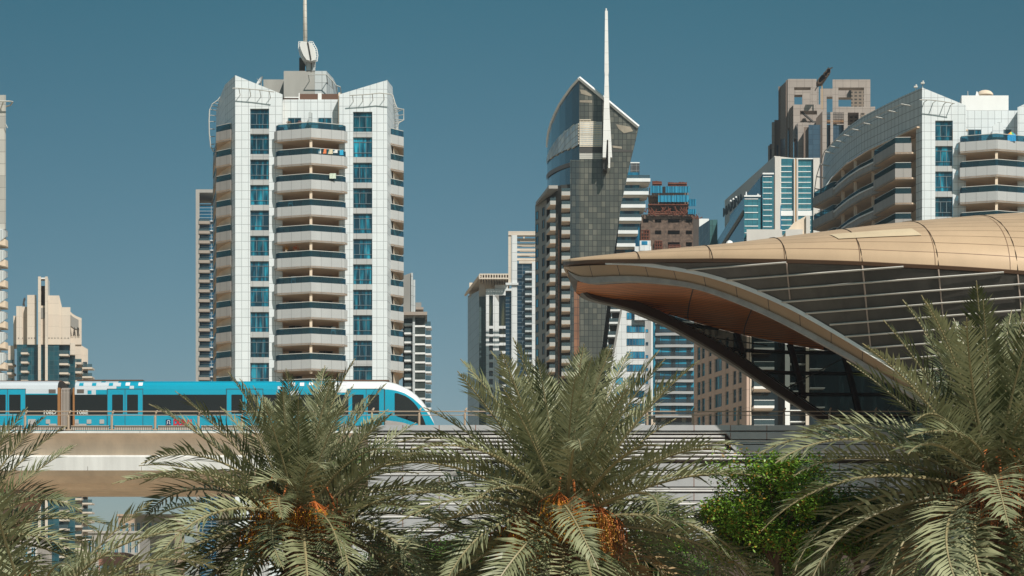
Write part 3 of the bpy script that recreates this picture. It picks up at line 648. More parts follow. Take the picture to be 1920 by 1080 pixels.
# ================================================================== concrete tower under construction
YC = 450.0; cp = 22.0 * YC / F
skew(1290); T = thing('unfinished_tower', 'raw brown concrete tower under construction with bright blue safety nets around its top', 'tower', (X(1250, YC), 460, 0))
M_conc = mat('raw_concrete', (.17, .115, .085), .95, amt=.75, scale=1.3, stretch=1)
M_void = mat('dark_void', (.012, .010, .009), .9, amt=0)
b = MB(); cols = [(1202, 1205.5), (1216, 1228), (1240, 1252), (1274.5, 1286), (1297.5, 1299.5)]; rows = [410 + 22 * k for k in range(10)]
for a, c in cols: b.r(a, c, 402, 640, YC, 1.2, 0)
for a, c in ((1205.5, 1216), (1228, 1240), (1252, 1274.5), (1286, 1297.5)):
    b.r(a, c, 402, 410, YC + .02, 1.1, 0)
    for k in range(9): b.r(a, c, 417.5 + 22 * k, 432 + 22 * k, YC + .02, 1.1, 0)
b.build('concrete_wall', [M_conc], T)
b = MB(); b.box(X(1202, YC), X(1299, YC), YC + 1.3, YC + 14, 0, Z(404, YC)); b.build('dark_interior', [M_void], T)
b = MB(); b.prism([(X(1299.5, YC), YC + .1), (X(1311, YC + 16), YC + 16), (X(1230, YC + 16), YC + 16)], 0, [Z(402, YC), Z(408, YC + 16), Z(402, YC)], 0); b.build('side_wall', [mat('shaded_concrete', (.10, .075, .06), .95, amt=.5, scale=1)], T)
b = MB()
for y in (398, 383, 366): b.r(1215, 1291, y, y + 2, YC + .4, 11, 0)
for a in (1217, 1226, 1234, 1262, 1284, 1289): b.r(a, a + 1.6, 352, 402, YC + 1.2, .8, 0)
b.r(1222, 1288, 350, 402, YC + 7, 3, 1); b.build('open_floor', [mat('concrete_floor', (.28, .20, .14), .9, amt=.5), M_void], T)
M_net = grid('safety_net', (.015, .27, .43), (.012, .22, .36), (.01, .15, .25), .9, 4, .06, rough=.8, amt=.3)
for a, c, t, d in ((1220, 1242, 350.5, 364), (1248, 1270, 351.5, 363.5), (1270.3, 1294, 351.5, 363.5), (1234, 1265, 368.5, 381), (1265.3, 1291.5, 368, 381), (1291.5, 1305, 376, 389), (1290, 1305, 394.5, 404)):
    b = MB(); x0, x1 = X(a, YC - 1.2), X(c, YC - 1.2); n = 12; f = []
    for i in range(n + 1):
        f.append((x0 + (x1 - x0) * i / n, YC - 1.2 + .16 * math.sin(i * 2.3) - (.2 if a > 1289 else 0)))
    b.band(f, Z(d, YC), Z(t, YC), .05, 0); b.build('safety_net', [M_net], T)
M_rust = mat('rusty_steel', (.20, .06, .03), .8, amt=.5, scale=2)
b = MB()
for a, c, t, d in ((1224, 1241, 340, 351), (1253, 1288, 342, 351)):
    for k in range(int((c - a) * 1.0)): b.tube([P(a + k, d, YC), P(a + k + rnd.uniform(-.4, .4), t + rnd.uniform(-1, 1), YC)], .13, 4)
    b.tube([P(a, 345, YC - .2), P(c, 345, YC - .2)], .15, 4)
for k in range(60):
    a = rnd.uniform(1203, 1312); y = rnd.uniform(395, 406) + (6 if a > 1299 else 0); b.tube([P(a, y, YC - 1), P(a + rnd.uniform(-6, 6), y - rnd.uniform(0, 9), YC - 1)], .12, 4)
for y in (384, 398, 402): b.tube([P(1215, y, YC - .8), P(1300, y, YC - .8)], .2, 4)
for k in range(5): b.tube([P(1238 + 12 * k, 383, YC - .5), P(1244 + 12 * k, 397, YC - .5)], .16, 4)
b.build('reinforcement', [M_rust], T)
b = MB()
for a, c, t, d in ((1202, 1217, 432, 450), (1228, 1241, 452, 470), (1254, 1275, 460, 470)):
    for k in range(4): b.tube([P(a, t + k * (d - t) / 3, YC - .6), P(c, t + k * (d - t) / 3, YC - .6)], .14, 4); b.tube([P(a + k * (c - a) / 3, t, YC - .6), P(a + k * (c - a) / 3, d, YC - .6)], .14, 4)
b.build('scaffold', [M_rust], T)

# ================================================================== hotel with glass bays and lettering
YH = 330.0
skew(1520); T = thing('hotel', 'glass and white hotel with dark roof lettering on its receding side', 'hotel', (X(1455, YH), 345, 0))
M_teal = grid('teal_curtain_wall', (.03, .15, .19), (.045, .20, .24), (.02, .06, .08), .86, .93, .045, rough=.1, spec=.8, amt=.2)
M_bluew = grid('blue_curtain_wall', (.015, .12, .21), (.02, .16, .26), (.01, .04, .07), 1.3, 1.86, .07, rough=.12, spec=.7, amt=.15)
M_cream = mat('cream_render', (.62, .58, .53), .8, amt=.08)
xA, xB = X(1455, YH), 40.0; hz = Z(293, YH)
def hs(t, off=0): return (xA + (xB - xA) * t - off, YH + 31 * t)
b = MB(); b.r(1453, 1463, 293, 1235, YH - .4, 3, 0); b.r(1525, 1537, 296, 1235, YH - .2, 3, 0)
b.prism([(xA - .3, YH - .2), hs(1), (xB + 16, YH + 31), (X(1537, YH), YH + 3)], hz - 8.5, [hz, hz - .3, hz - .3, hz], 0)
b.build('white_frame', [M_cream], T)
b = MB(); b.prism([hs(0, -.4), hs(.99, -.4), (xB + 14, YH + 30), (X(1525, YH), YH + 2.5)], 0, hz - 8.4, 0); b.build('side_glazing', [M_bluew], T)
for a, c in ((1463, 1488.5), (1496.5, 1525)):
    b = MB(); b.r(a, c, 297.5, 1235, YH + .3, 1, 0); o = b.build('glass_bay', [M_teal], T)
    q = MB()
    for k in range(24): q.r(a + .3, a + (c - a) * .84, 311 + 10.05 * k, 312.3 + 10.05 * k, YH + .22, .1, 0)
    q.r(a, c, 395, 404.5, YH + .2, .1, 0); sub(o, q, 'white_trim', [M_white])
b = MB(); b.r(1488.5, 1490.7, 297, 430, YH - .1, 1, 0); b.r(1493.6, 1496.5, 297, 430, YH - .1, 1, 0); b.r(1490.7, 1493.6, 297, 430, YH, 1, 1); b.build('striped_pilaster', [M_cream, mat('ochre', (.42, .24, .10), .8)], T)
b = MB(); b.r(1488, 1526, 296.3, 298.3, YH, 1, 0); b.build('parapet', [M_white], T)
# projecting glass boxes
for a, c, t, Yb, back in ((1429.5, 1450.6, 327.5, YH - 3, 1362), (1395, 1426, 369.5, YH - 7, 1345)):
    x0, x1 = X(a, Yb), X(c, Yb); z = Z(t, Yb); t0 = (x0 - xA) / (xB - xA)
    yb = Yb + 34; xb2 = X(back, yb); b = MB()
    b.prism([(x0, Yb), (x1, Yb), (x1 + .6, Yb + 8), (xb2 + 3, yb), (xb2, yb)], 0, z, 1); b.box(x0, x1, Yb - .05, Yb, 0, z - .3, 0); o = b.build('glass_box', [M_teal, M_bluew], T)
    q = MB()
    for k in range(16): q.box(x0 + .1, x0 + (x1 - x0) * .85, Yb - .14, Yb - .05, z - .95 * k * (1.2 if a < 1400 else 1) - .4, z - .95 * k * (1.2 if a < 1400 else 1) - .28, 0)
    q.box(x0, x1, Yb - .3, Yb + .3, z, z + .25, 0); sub(o, q, 'white_trim', [M_white])
b = MB(); x0, Yb = X(1395, YH - 7), YH - 7; x2, y2 = X(1345, Yb + 34), Yb + 34
b.band([(x2 - .06, y2), (x0 - .06, Yb + .4)], Z(402, Yb) , Z(393, Yb), -.1, 0); b.build('tan_band', [mat('tan_stone', (.24, .20, .15), .7)], T)
b = MB(); b.r(1450.6, 1453, 327, 430, YH - 1, 1, 0); b.r(1426, 1429.5, 327, 430, YH - 2, 1, 0); b.build('shaded_return', [M_dark], T)
# distant low part of the hotel, left
b = MB(); b.prism([(X(1310, 376), 376), (X(1331, 362), 362), (X(1345, 364), 364), (X(1345, 380), 380), (X(1312, 390), 390)], 0, [Z(426, 376), Z(412, 362), Z(412, 364), Z(411, 380), Z(426, 390)], 0); b.build('low_wing', [grid('patterned_screen', (.03, .13, .19), (.10, .20, .25), (.28, .32, .33), .7, 1.5, .1, amt=.6, off=.5)], T)
b = MB(); b.r(1331, 1345, 412, 470, 361.5, .4, 0); b.build('green_glazing', [grid('green_glass', (.02, .10, .10), (.03, .13, .13), (.01, .04, .04), 1.3, 1.9, .08)], T)
b = MB(); b.r(1311, 1329, 410, 430, 392, 6, 0); b.build('white_block', [M_white], T)
# podium
b = MB(); b.r(1400, 1466, 430, 1235, YH - 10, 6, 0); b.r(1473, 1505, 430, 1235, YH - 10.5, 8, 0); b.build('podium', [M_cream], T)
b = MB(); b.ext(px_([(1466, 455), (1466, 444), (1488, 418), (1511.5, 404.5), (1511.5, 455)], YH - 9), YH - 9, YH - 4); b.r(1511.5, 1519, 404, 440, YH - 9.5, 2, 1); b.build('podium_wall', [M_beige, M_cream], T)
M_let = mat('dark_letter', (.03, .028, .025), .5, amt=0)
ang = math.atan2(YH - (YH + 31), xA - xB)
def sideletter(s, t, zc_, size, sx=1.0, bold=.0):
    me = text_mesh(s, size, .05, None, M_let, bold); x, y = hs(t, .12); put_text(me, T, (x, y - .02, zc_), ang, (sx, 1, 1))
sideletter('MARINA', .82, hz - 2.6, 2.3, 1.5, .05); sideletter('HOTEL', .55, hz - 2.9, 1.2, 1.5, .03)
sideletter('\uFEE3\uFE8E\uFEAD\uFBFF\uFEE8\uFE8E'.replace('\uFBFF', '\uFEF3'), .13, hz - 3.6, 2.6, 1.5); sideletter('\uFED5\uFEAA\uFEE8\uFED3'[::-1], .26, hz - 4.1, 1.6, 1.3)
b = MB(); x, y = hs(.19, .15)
b.tube([(x, y, hz - 6), (x, y, hz - 2.8)], .1, 4); x, y = hs(.41, .15); b.tube([(x + math.cos(a) * .9 * math.cos(ang), y + math.cos(a) * .9 * math.sin(ang), hz - 3.6 + math.sin(a) * .9) for a in [k * .45 for k in range(2, 12)]], .12, 4); b.build('sign_emblem', [M_let], T)
b = MB()
for k in range(3): c = P(1372 + k * 5 - 2, 378 - k * 3.5, YH + 8); b.tube([c, c + Vector((0, 0, .3))], [.2, .1], 8)
c = P(1399, 367, YH - 5); b.tube([c, c + Vector((0, 0, .7))], [.18, .08], 8); b.tube([P(1420, 368, YH - 5), P(1422, 364, YH - 5)], .2, 6); b.build('roof_fitting', [M_white], T)

# ================================================================== stone frame tower
YS = 420.0
skew(1560); T = thing('stone_tower', 'brown stone tower topped by stepped open square frames and a maintenance crane', 'tower', (X(1550, YS), 440, 0))
M_stone = grid('sand_stone', (.37, .315, .275), (.33, .28, .245), (.18, .15, .13), 1.7, 1.5, .07, rough=.8)
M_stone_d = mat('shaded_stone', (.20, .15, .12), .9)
M_sglass = grid('slate_glass', (.035, .065, .10), (.05, .09, .13), (.02, .03, .045), 1.4, 1.1, .06, rough=.15, spec=.7)
M_perf = grid('perforated_screen', (.03, .025, .02), (.05, .04, .03), (.22, .17, .13), 1.0, .8, .42, rough=.8)
def frame(l, r_, t, bot, ol, or_, ot, ob, Yf, dep, name='stone_frame', side=None):
    b = MB()
    b.r(l, r_, t, ot, Yf, dep, 0); b.r(l, ol, ot, ob, Yf, dep, 0); b.r(or_, r_, ot, ob, Yf, dep, 0)
    if bot > ob: b.r(l, r_, ob, bot, Yf, dep, 0)
    b.build(name, [M_stone], T)
frame(1477, 1531, 148, 240, 1489, 1520, 163.5, 196, 424, 2.2)
frame(1561, 1632, 149, 260, 1572, 1620, 164, 200, 424, 2.2)
# rear halves of the frames
b = MB(); b.r(1486, 1535, 163, 177.5, 438, 2, 0); b.r(1504, 1535, 177.5, 240, 438, 2, 0)
b.r(1538, 1566, 166, 181, 440, 2, 0); b.r(1538, 1550, 181, 240, 440, 2, 0); b.r(1568, 1624, 164, 182.5, 440, 2, 0); b.build('stone_frame', [M_stone], T)
b = MB(); b.r(1596, 1621, 160, 210, 438.5, 1, 0); b.build('perforated_screen', [M_perf], T)
# perforated flanks (left faces going back)
def flank(l, r_, t_l, t_r, Yf, Yb, m, name):
    b = MB(); b.poly([(X(r_, Yf), Yf, 0), (X(l, Yb), Yb, 0), (X(l, Yb), Yb, Z(t_l, Yb)), (X(r_, Yf), Yf, Z(t_r, Yf))], 0); return b.build(name, [m], T)
flank(1463, 1476.9, 163, 149.5, 424, 440, M_perf, 'perforated_screen')
b = MB(); b.r(1459.5, 1463, 162, 1235, 440, 3, 0); b.r(1473.5, 1477, 150, 1235, 424.3, 2, 0); b.build('pier', [M_stone_d], T)
b = MB(); b.poly([(X(1477, 425), 425.2, 0), (X(1463, 438), 438, 0), (X(1463, 438), 438, Z(262, 438)), (X(1477, 425), 425.2, Z(258, 425))], 0); b.build('glazing', [M_sglass], T)
frame(1487.6, 1544, 196, 260, 1500, 1532, 207.5, 229.5, 419, 3)
flank(1478, 1487.5, 206, 197, 419, 426, M_perf, 'perforated_screen')
frame(1569, 1641, 200, 260, 1589, 1610, 211, 235, 419, 3)
b = MB(); b.r(1614, 1621.5, 211.5, 234, 418.9, .2, 0); b.r(1589.5, 1610, 212, 235, 421.5, .3, 0); b.build('perforated_screen', [M_perf], T)
b = MB(); b.r(1496, 1545, 230, 1235, 416, 4, 0); b.r(1542, 1550, 208.5, 1235, 413, 3, 0); b.r(1557, 1562, 210, 1235, 413, 3, 0); b.r(1582, 1589.5, 210, 1235, 413, 3, 0); b.build('pier', [M_stone], T)
b = MB(); b.prism([(X(1530, 414), 414), (X(1542, 413), 413), (X(1542, 416), 416), (X(1530, 416), 416)], 0, [Z(222, 414), Z(208.5, 413), Z(208.5, 413), Z(222, 414)], 0); b.r(1507, 1516, 238, 1235, 412, 4, 0); b.build('pier', [M_stone_d], T)
b = MB(); b.r(1516, 1538, 234, 1235, 411, 5, 0); b.r(1550, 1557, 234, 1235, 414.5, 3, 0); b.r(1562, 1582, 234, 1235, 414.5, 3, 0); b.r(1589, 1625, 236, 1235, 415, 3, 0); b.build('glazing', [M_sglass], T)
b = MB()
for a, c in ((1550, 1557), (1562, 1582)):
    for k in range(7): b.r(a, c, 211 + k * 3, 211.8 + k * 3, 414, .3, 0)
    for k in range(int((c - a) / 3)): b.r(a + 3 * k + 1, a + 3 * k + 1.5, 211, 231, 414.2, .3, 0)
b.build('lattice_screen', [M_dark], T)
b = MB(); b.r(1550, 1582, 225, 231, 417, .5, 0); b.build('lattice_ledge', [mat('ochre_ledge', (.50, .28, .14), .8)], T)  # ochre strip behind the lattice screens
b = MB(); b.poly([(X(1496, 416), 416, 0), (X(1489, 421), 421, 0), (X(1489, 421), 421, Z(236, 421)), (X(1496, 416), 416, Z(231, 416))], 0); b.build('glazing', [M_sglass], T)
for l, r_, t in ((1447, 1452, 229), (1440, 1443, 273)):
    b = MB(); b.r(l, r_, t, 1235, 441, 3, 0); b.build('pier', [M_stone], T)
b = MB(); b.r(1452, 1461, 225, 1235, 442, 3, 0); b.r(1443, 1447.5, 270, 1235, 443, 3, 0); b.build('dark_bay', [M_stone_d], T)
b = MB(); b.r(1456, 1461, 272, 1235, 441.8, .2, 0); b.r(1443.5, 1447, 280, 1235, 442.8, .2, 0); b.build('glazing', [M_sglass], T)
b = MB(); b.tube([P(1503, 210, 420), P(1526, 230, 418)], .25, 4); b.build('brace', [M_dark], T)
t = thing('roof_crane', 'rusty brown maintenance crane tilting above the gap between the stone frames', 'crane', P(1541, 210, 416))
b = MB(); b.r(1540.5, 1542.3, 158, 205, 416, .25, 0); b.build('mast', [mat('ochre_steel', (.40, .26, .12), .6)], t)
b = MB(); b.ext(px_([(1532, 159), (1540, 159), (1552, 141), (1555, 137), (1554, 131), (1549, 134), (1538, 146), (1540, 150)], 415.5), 415, 416.5, 0)
for k in range(14): a = rnd.uniform(0, 1); c = P(1534 + 20 * a, 157 - 23 * a, 415.3); b.box(c.x - .4, c.x + .3, 414.6, 416.8, c.z - .4, c.z + .5, 0)
b.build('jib', [mat('rust_dark', (.11, .065, .035), .8, amt=.4, scale=2)], t)
b = MB(); b.tube([P(1554, 132, 415.8), P(1553, 126, 415.8)], .12, 4); b.tube([P(1553, 130, 415.8), P(1561, 126.5, 415.8)], .14, 4); b.tube([P(1537, 158, 415.8), P(1530, 166, 415.8), P(1528, 170, 415.8)], .1, 4); b.build('hook_arm', [M_dark], t)

# ================================================================== left sliver tower
YL = 250.0
skew(0); T = thing('apartment_tower', 'sliver of a pale panelled tower at the left edge of the photo', 'tower', (X(-40, YL), 256, 0))
M_sl = grid('pale_grey_cladding', (.52, .50, .45), (.34, .33, .30), (.22, .21, .19), 2.0, 1.55, .07, rough=.5)
b = MB(); b.r(-130, 11, 178, 430, YL, 12, 0); b.r(-130, 2, 430, 1235, YL, 12, 0); b.build('wall', [M_sl], T)
b = MB(); b.tube([P(-20, 190, YL - 1), P(18, 190, YL - 1), P(24, 191, YL), P(20, 197, YL + 1), P(10, 200, YL + 2)], .1, 5); b.tube([P(6, 191, YL - 1), P(1, 205, YL)], .08, 4); b.tube([P(10, 232, YL - .5), P(14, 240, YL - .5)], .07, 4); b.build('steel_bracket', [M_steel], T)
b = MB(); b.box(0, 14 * YL / F, 0, 1.2, 0, 1.6, 0)
seg = [(8.8 * .07 + 4.6 * math.cos(a) * .13 + .55, 1.5 - 1.6 * math.sin(a)) for a in [k * math.pi / 8 for k in range(9)]]
b = MB(); b.prism([(-1.2, 0), (.55, 0), (.95, .4), (1.15, 1.1), (1.1, 2), (-1.2, 2)], [0, .0, .45, .9, 1.1, 0], [2.6, 1.5, 1.6, 1.7, 1.8, 2.6], 0); b.prism([(-1.2, .1), (.6, .1), (1.1, .9), (1.2, 1.7), (1.0, 2.6), (-1.2, 2.6)], -.35, .5, 1); me = b.mesh('balcony', [M_panel_d, M_beige])
for k in range(12): place('balcony', me, T, (X(-9, YL - 1), YL - 1, Z(456 + 38.5 * k, YL)))

# ================================================================== beige tower, far left
YB = 400.0; bp = 17.3 * YB / F
skew(100); T = thing('stepped_tower', 'beige stepped tower with a twin central fin and teal glass storeys', 'tower', (X(85, YB), 410, 0))
M_bs = grid('beige_stone', (.66, .57, .47), (.62, .53, .44), (.44, .37, .30), 4.5, 2.4, .05, rough=.8, amt=.06)
b = MB()
for l, r_, t, y, d in ((51, 68, 553, 2, 8), (30.5, 41.5, 574, 3.5, 8), (41.5, 51, 575, 5, 8), (90, 111, 554, 2, 8), (111, 132, 576, 3, 8), (25, 30, 592, 9, 6), (76.8, 84.5, 573, 1.2, 8)):
    b.r(l, r_, t, 646, YB + y, d, 0)
b.ext(px_([(132, 646), (132, 584.5), (137, 589), (143, 592.5), (149, 595), (153, 596.5), (153, 646)], YB + 9), YB + 9, YB + 12)
b.ext(px_([(111, 554), (116, 575), (116, 646), (111, 646)], YB + 8), YB + 8, YB + 10)
b.r(132, 153, 640, 1235, YB + 9.3, 8, 0); b.ext(px_([(153, 1235), (153, 648), (165, 655), (165, 1235)], YB + 10), YB + 10, YB + 18); b.r(15, 26, 648, 1235, YB + 8, 8, 0); b.r(131.5, 141, 643, 665, YB + 3, 5, 0)
b.build('stone_wall', [M_bs], T)
for a, c in ((71.3, 76.8), (84.5, 89.6)):
    b = MB(); b.r(a, c, 518.5, 1235, YB - .5, 9, 0); b.build('fin', [M_bs], T)
b = MB(); b.prism([(X(89.6, YB), YB - .3), (X(93, YB + 10), YB + 10), (X(88, YB + 10), YB + 10)], Z(560, YB), [Z(519, YB), Z(528, YB + 10), Z(528, YB + 10)], 0); b.r(76.8, 84.5, 520.5, 523, YB + 1, 2, 0); b.build('fin_side', [M_white], T)
b = MB(); b.r(76.8, 84.5, 536, 573, YB + 3, 3, 0); b.build('dark_slot', [mat('slot_brown', (.06, .045, .035), .8)], T)
b = MB(); b.r(77, 84.3, 577, 597, YB + 1.1, .2, 0); b.build('louvre', [M_greyr], T)
b = MB(); b.ext(px_([(132.5, 590), (137, 594), (142, 597), (147.5, 600), (147.5, 618), (140, 616), (132.5, 611)], YB + 8.9), YB + 8.8, YB + 9.1); b.build('grey_recess', [M_greyr], T)
b = MB()
for a in (34, 41, 53.5, 58.5, 64, 91, 96.5, 102, 108, 114.5, 121, 127): b.r(a, a + 1.8, 633, 634.8, YB + (4.95 if a == 41 else 3.45 if a == 34 else 2.95 if a > 111 else 1.95), .2, 0)
b.build('vent_hole', [M_dark], T)
M_bt = grid('teal_storey_glass', (.01, .06, .08), (.015, .10, .13), (.08, .13, .14), .95, bp / 2, .05, rough=.12, spec=.7, amt=.3)
b = MB(); b.r(32, 71.3, 646, 1235, YB + 2.5, 5, 0); b.r(76.8, 84.5, 646, 1235, YB + 1.5, 4, 0); b.r(89.6, 111, 646, 1235, YB + 2.2, 4, 0); b.r(111, 130, 646, 1235, YB + 4, 4, 0); b.r(130, 141, 665, 1235, YB + 4.5, 4, 0); b.build('glazing', [M_bt], T)
def sbal(w_, d, h, gh, ms):
    b = MB(); b.box(0, w_, 0, d, 0, h, 0); me = b.mesh('balcony', ms); g = MB(); g.box(0, w_, .02, .05, h, h + gh); return me, g.mesh('glass_rail', [M_rail_c])
me, gm = sbal(13 * YB / F, 1.5, .4, .8, [M_bs]); me2, gm2 = sbal(17.5 * YB / F, 1.5, .4, .8, [M_bs]); me3, gm3 = sbal(12 * YB / F, 2.5, .45, .7, [M_bs]); me4, gm4 = sbal(19 * YB / F, 2.5, .35, .7, [M_bs])
for k in range(24):
    z = Z(662.5, YB) - bp * k
    place('balcony', me, T, (X(39, YB + 1.2), YB + 1.2, z), [('glass_rail', gm)]); place('balcony', me2, T, (X(110.5, YB + 2.2), YB + 2.2, z - .2), [('glass_rail', gm2)])
    if k < 20:
        place('balcony', me3, T, (X(141, YB + 7.2), YB + 7.2, z - 1.2), [('glass_rail', gm3)]); place('balcony', me4, T, (X(154, YB + 8.4), YB + 8.4, z - 2), [('glass_rail', gm4)]); place('balcony', me3, T, (X(13, YB + 6.8), YB + 6.8, z - 1.5), [('glass_rail', gm3)])
wm = window_mesh(8 * YB / F, 10 * YB / F, 2, (), .08, M_win_d, M_frame)
for k in range(18): place('window', wm, T, (X(155.5, YB + 9.9), YB + 9.9, Z(675 + 17.3 * k, YB))); place('window', wm, T, (X(143.5, YB + 9.2), YB + 9.2, Z(672 + 17.3 * k, YB)))
me = text_mesh('A A R', 25 * YB / F, .05, None, M_let, .0); put_text(me, T, (X(139.5, YB + 8.8), YB + 8.7, Z(623, YB + 8.8)), 0, (.33, 1, 1), shear=0)
b = MB(); b.ext(px_([(42, 572), (44, 560), (47, 557), (48, 561), (46, 566), (47, 574)], YB + 6), YB + 6, YB + 6.5); b.build('roof_antenna', [M_dark], T)

# ================================================================== narrow tower behind the white tower, left
YT = 420.0; tp = 18.3 * YT / F
skew(385); T = thing('narrow_tower', 'narrow beige and blue glass tower peeking out left of the big white tower', 'tower', (X(385, YT), 430, 0))
b = MB(); b.r(367, 374, 355, 1235, YT, 10, 0); b.r(374, 420, 355, 361, YT, 10, 0); b.r(396, 420, 361, 386, YT + 6, 4, 0); b.r(374, 400, 383, 386, YT + 4, 4, 0); b.build('stone_frame', [mat('pale_greige', (.38, .36, .33), .8)], T)
b = MB(); b.r(374, 420, 386, 1235, YT + 1.5, 8, 0); b.build('glazing', [grid('blue_storey_glass', (.008, .07, .14), (.01, .11, .20), (.28, .32, .34), 3.0, tp / 3, .14, rough=.15, spec=.6)], T)
me, gm = sbal(20 * YT / F, 1.3, .62, .5, [mat('greige_slab', (.36, .30, .25), .8)])
for k in range(24): place('balcony', me, T, (X(373, YT), YT - .2, Z(420, YT) - tp * k), [('glass_rail', gm)])
b = MB()
for k in range(24): b.box(X(393, YT), X(410, YT), YT + 1, YT + 1.5, Z(413, YT) - tp * k, Z(411.6, YT) - tp * k)
b.build('white_sill', [M_white], T)

# ================================================================== grey tower right of the white tower
YE = 330.0; ep = 17.0 * YE / F
skew(790); T = thing('balcony_tower', 'grey tower with thin white balcony slabs just right of the big white tower', 'tower', (X(780, YE), 340, 0))
b = MB(); b.ext(px_([(755, 590), (755, 517), (771, 511.5), (771, 590)], YE), YE, YE + 8, 1); b.r(771, 774.5, 511.5, 585, YE - .3, 8, 0); b.r(774.5, 778.5, 524.5, 585, YE + .3, 6, 0); b.r(773.5, 778, 590, 1235, YE - .6, 3, 0); b.build('shaft', [M_panel_d, M_greyr], T)
b = MB(); b.r(779, 790, 567, 585, YE + 2, 5, 0); b.r(779, 794, 576, 580, YE + 1, 6, 1); b.r(755, 801, 584.5, 590.5, YE - 1.5, 9, 1); b.r(757, 798, 590.5, 595, YE - .2, 7, 2); b.build('roof_cap', [M_greyr, mat('cap_beige', (.36, .30, .25), .7), M_panel_d], T)
b = MB(); b.r(778, 797.5, 595, 1235, YE, 8, 0); b.build('glazing', [grid('grey_glass', (.045, .06, .055), (.065, .08, .075), (.02, .03, .03), 1.6, .9, .06, rough=.12, spec=.7)], T)
b = MB(); b.r(755, 774, 595, 1235, YE + 1.5, 5, 0); b.build('loggia_wall', [M_win_d], T)
b = MB(); b.box(0, 42 * YE / F, 0, 1.6, 0, .32, 0); me = b.mesh('balcony', [M_white]); g = MB(); g.box(20.5 * YE / F, 31 * YE / F + 1, .02, .05, .32, 1.1); gm = g.mesh('glass_rail', [M_rail_c])
g2 = MB()
b = MB(); b.box(0, 15.5 * YE / F, 0, 1.6, 0, .32, 0); g2.box(.05, 15 * YE / F, .02, .05, .32, 1.0); ml = b.mesh('balcony', [M_white]); gl = g2.mesh('glass_rail', [M_rail_c])
b = MB(); b.box(0, 11 * YE / F, -.2, 2.6, 0, .32, 0); g2 = MB(); g2.box(.05, 10 * YE / F, -.15, -.1, .32, 1.1); mr_ = b.mesh('balcony', [M_white]); gr = g2.mesh('glass_rail', [M_rail_c])
b = MB(); b.box(0, 19.4 * YE / F, 0, .2, 0, .32, 0); ms = b.mesh('slab_edge', [M_white])
for k in range(22):
    z = Z(613.5, YE) - ep * k
    place('slab_edge', ms, T, (X(778, YE), YE - .15, z)); place('balcony', ml, T, (X(758, YE), YE, z + .35), [('glass_rail', gl)]); place('balcony', mr_, T, (X(797.5, YE), YE + .3, z - .1), [('glass_rail', gr)])

# ================================================================== two towers left of the glass tower
Y6 = 420.0; p6 = 15.75 * Y6 / F
skew(930); T = thing('office_tower', 'grey and white tower with an open roof pergola beside the latticed crown tower', 'tower', (X(915, Y6), 435, 0))
M_lite = grid('pale_tower_cladding', (.72, .73, .72), (.66, .67, .66), (.34, .35, .35), 1.9, 1.84, .08, rough=.4)
M_sideg = grid('grey_side_cladding', (.38, .42, .42), (.33, .37, .37), (.18, .19, .19), 2.2, 1.84, .1, rough=.4)
b = MB(); b.prism([(X(877, 440), 440), (X(898, 425), 425), (X(910, 424), 424), (X(912, 440), 440)], 0, [Z(555, 440), Z(545, 425), Z(545, 424), Z(555, 440)], 0); b.build('side_wall', [M_sideg], T)
b = MB(); b.r(898.5, 911, 556, 1235, Y6 + 2, 3, 0); b.build('glazing', [grid('green_grey_glass', (.03, .06, .06), (.05, .09, .09), (.02, .03, .03), 1.3, p6 / 2, .08, spec=.7)], T)
b = MB(); wl = [(911, 917), (924.5, 935.5), (949, 953)]
for a, c in wl: b.r(a, c, 541.5, 1235, Y6, 2, 0)
for a, c in ((917, 924.5), (935.5, 949)):
    b.r(a, c, 541.5, 553.5, Y6 + .02, 2, 0)
    for k in range(36): b.r(a, c, 611 + 15.75 * k, 616 + 15.75 * k, Y6 + .02, 1.8, 0)
b.build('front_wall', [M_lite], T)
b = MB(); b.r(917, 924.5, 553.5, 1235, Y6 + .8, 1, 0); b.r(935.5, 949, 553.5, 1235, Y6 + .8, 1, 0); b.build('glazing', [curtain_glass('olive_room_glass', (.01, .015, .012), (.05, .055, .03), (.16, .15, .07), scale=.7)], T)
b = MB(); b.ext(px_([(928, 553.5), (935.5, 566), (935.5, 553.5)], Y6), Y6 - .05, Y6 + .5); b.build('slanted_fin', [M_greyr], T)
b = MB(); b.r(898, 910, 524, 560, Y6 + 3, 2, 0); b.r(922, 952, 528, 541, Y6 + 6, 3, 0); b.r(880, 898, 530, 556, Y6 + 16, 2, 0); b.build('roof_storey', [M_bs], T)
b = MB(); b.r(928, 952, 534, 541, Y6 + 1.2, 2, 0); b.build('roof_parapet', [M_white], T)
b = MB(); x0, x1 = X(899, Y6 - 2), X(954, Y6 - 2); zt = Z(513, Y6 - 2)
b.prism([(x0, Y6 - 2), (x1, Y6 - 2), (x1, Y6 + 22), (X(873, Y6 + 20), Y6 + 20), (x0 + 0, Y6 - 1.5)], zt - .25, zt, 0)
for k in range(12): x = x0 + (x1 - x0) * k / 11; b.box(x - .12, x + .12, Y6 - 2.5, Y6 + 8, zt - 1.2, zt - .25, 0)
b.box(x0, x1, Y6 - 2.6, Y6 - 2.3, zt - 1.3, zt - 1.0, 0); b.tube([(x0, Y6 - 2.2, zt - .6), (X(873, Y6 + 20), Y6 + 20, zt - .6)], .35, 4); b.build('pergola', [M_bs], T)
Y7 = 400.0; p7 = 13.9 * Y7 / F
skew(980); T = thing('office_tower', 'blue glass tower with a white pier and open latticed crown beside the dark glass tower', 'tower', (X(980, Y7), 412, 0))
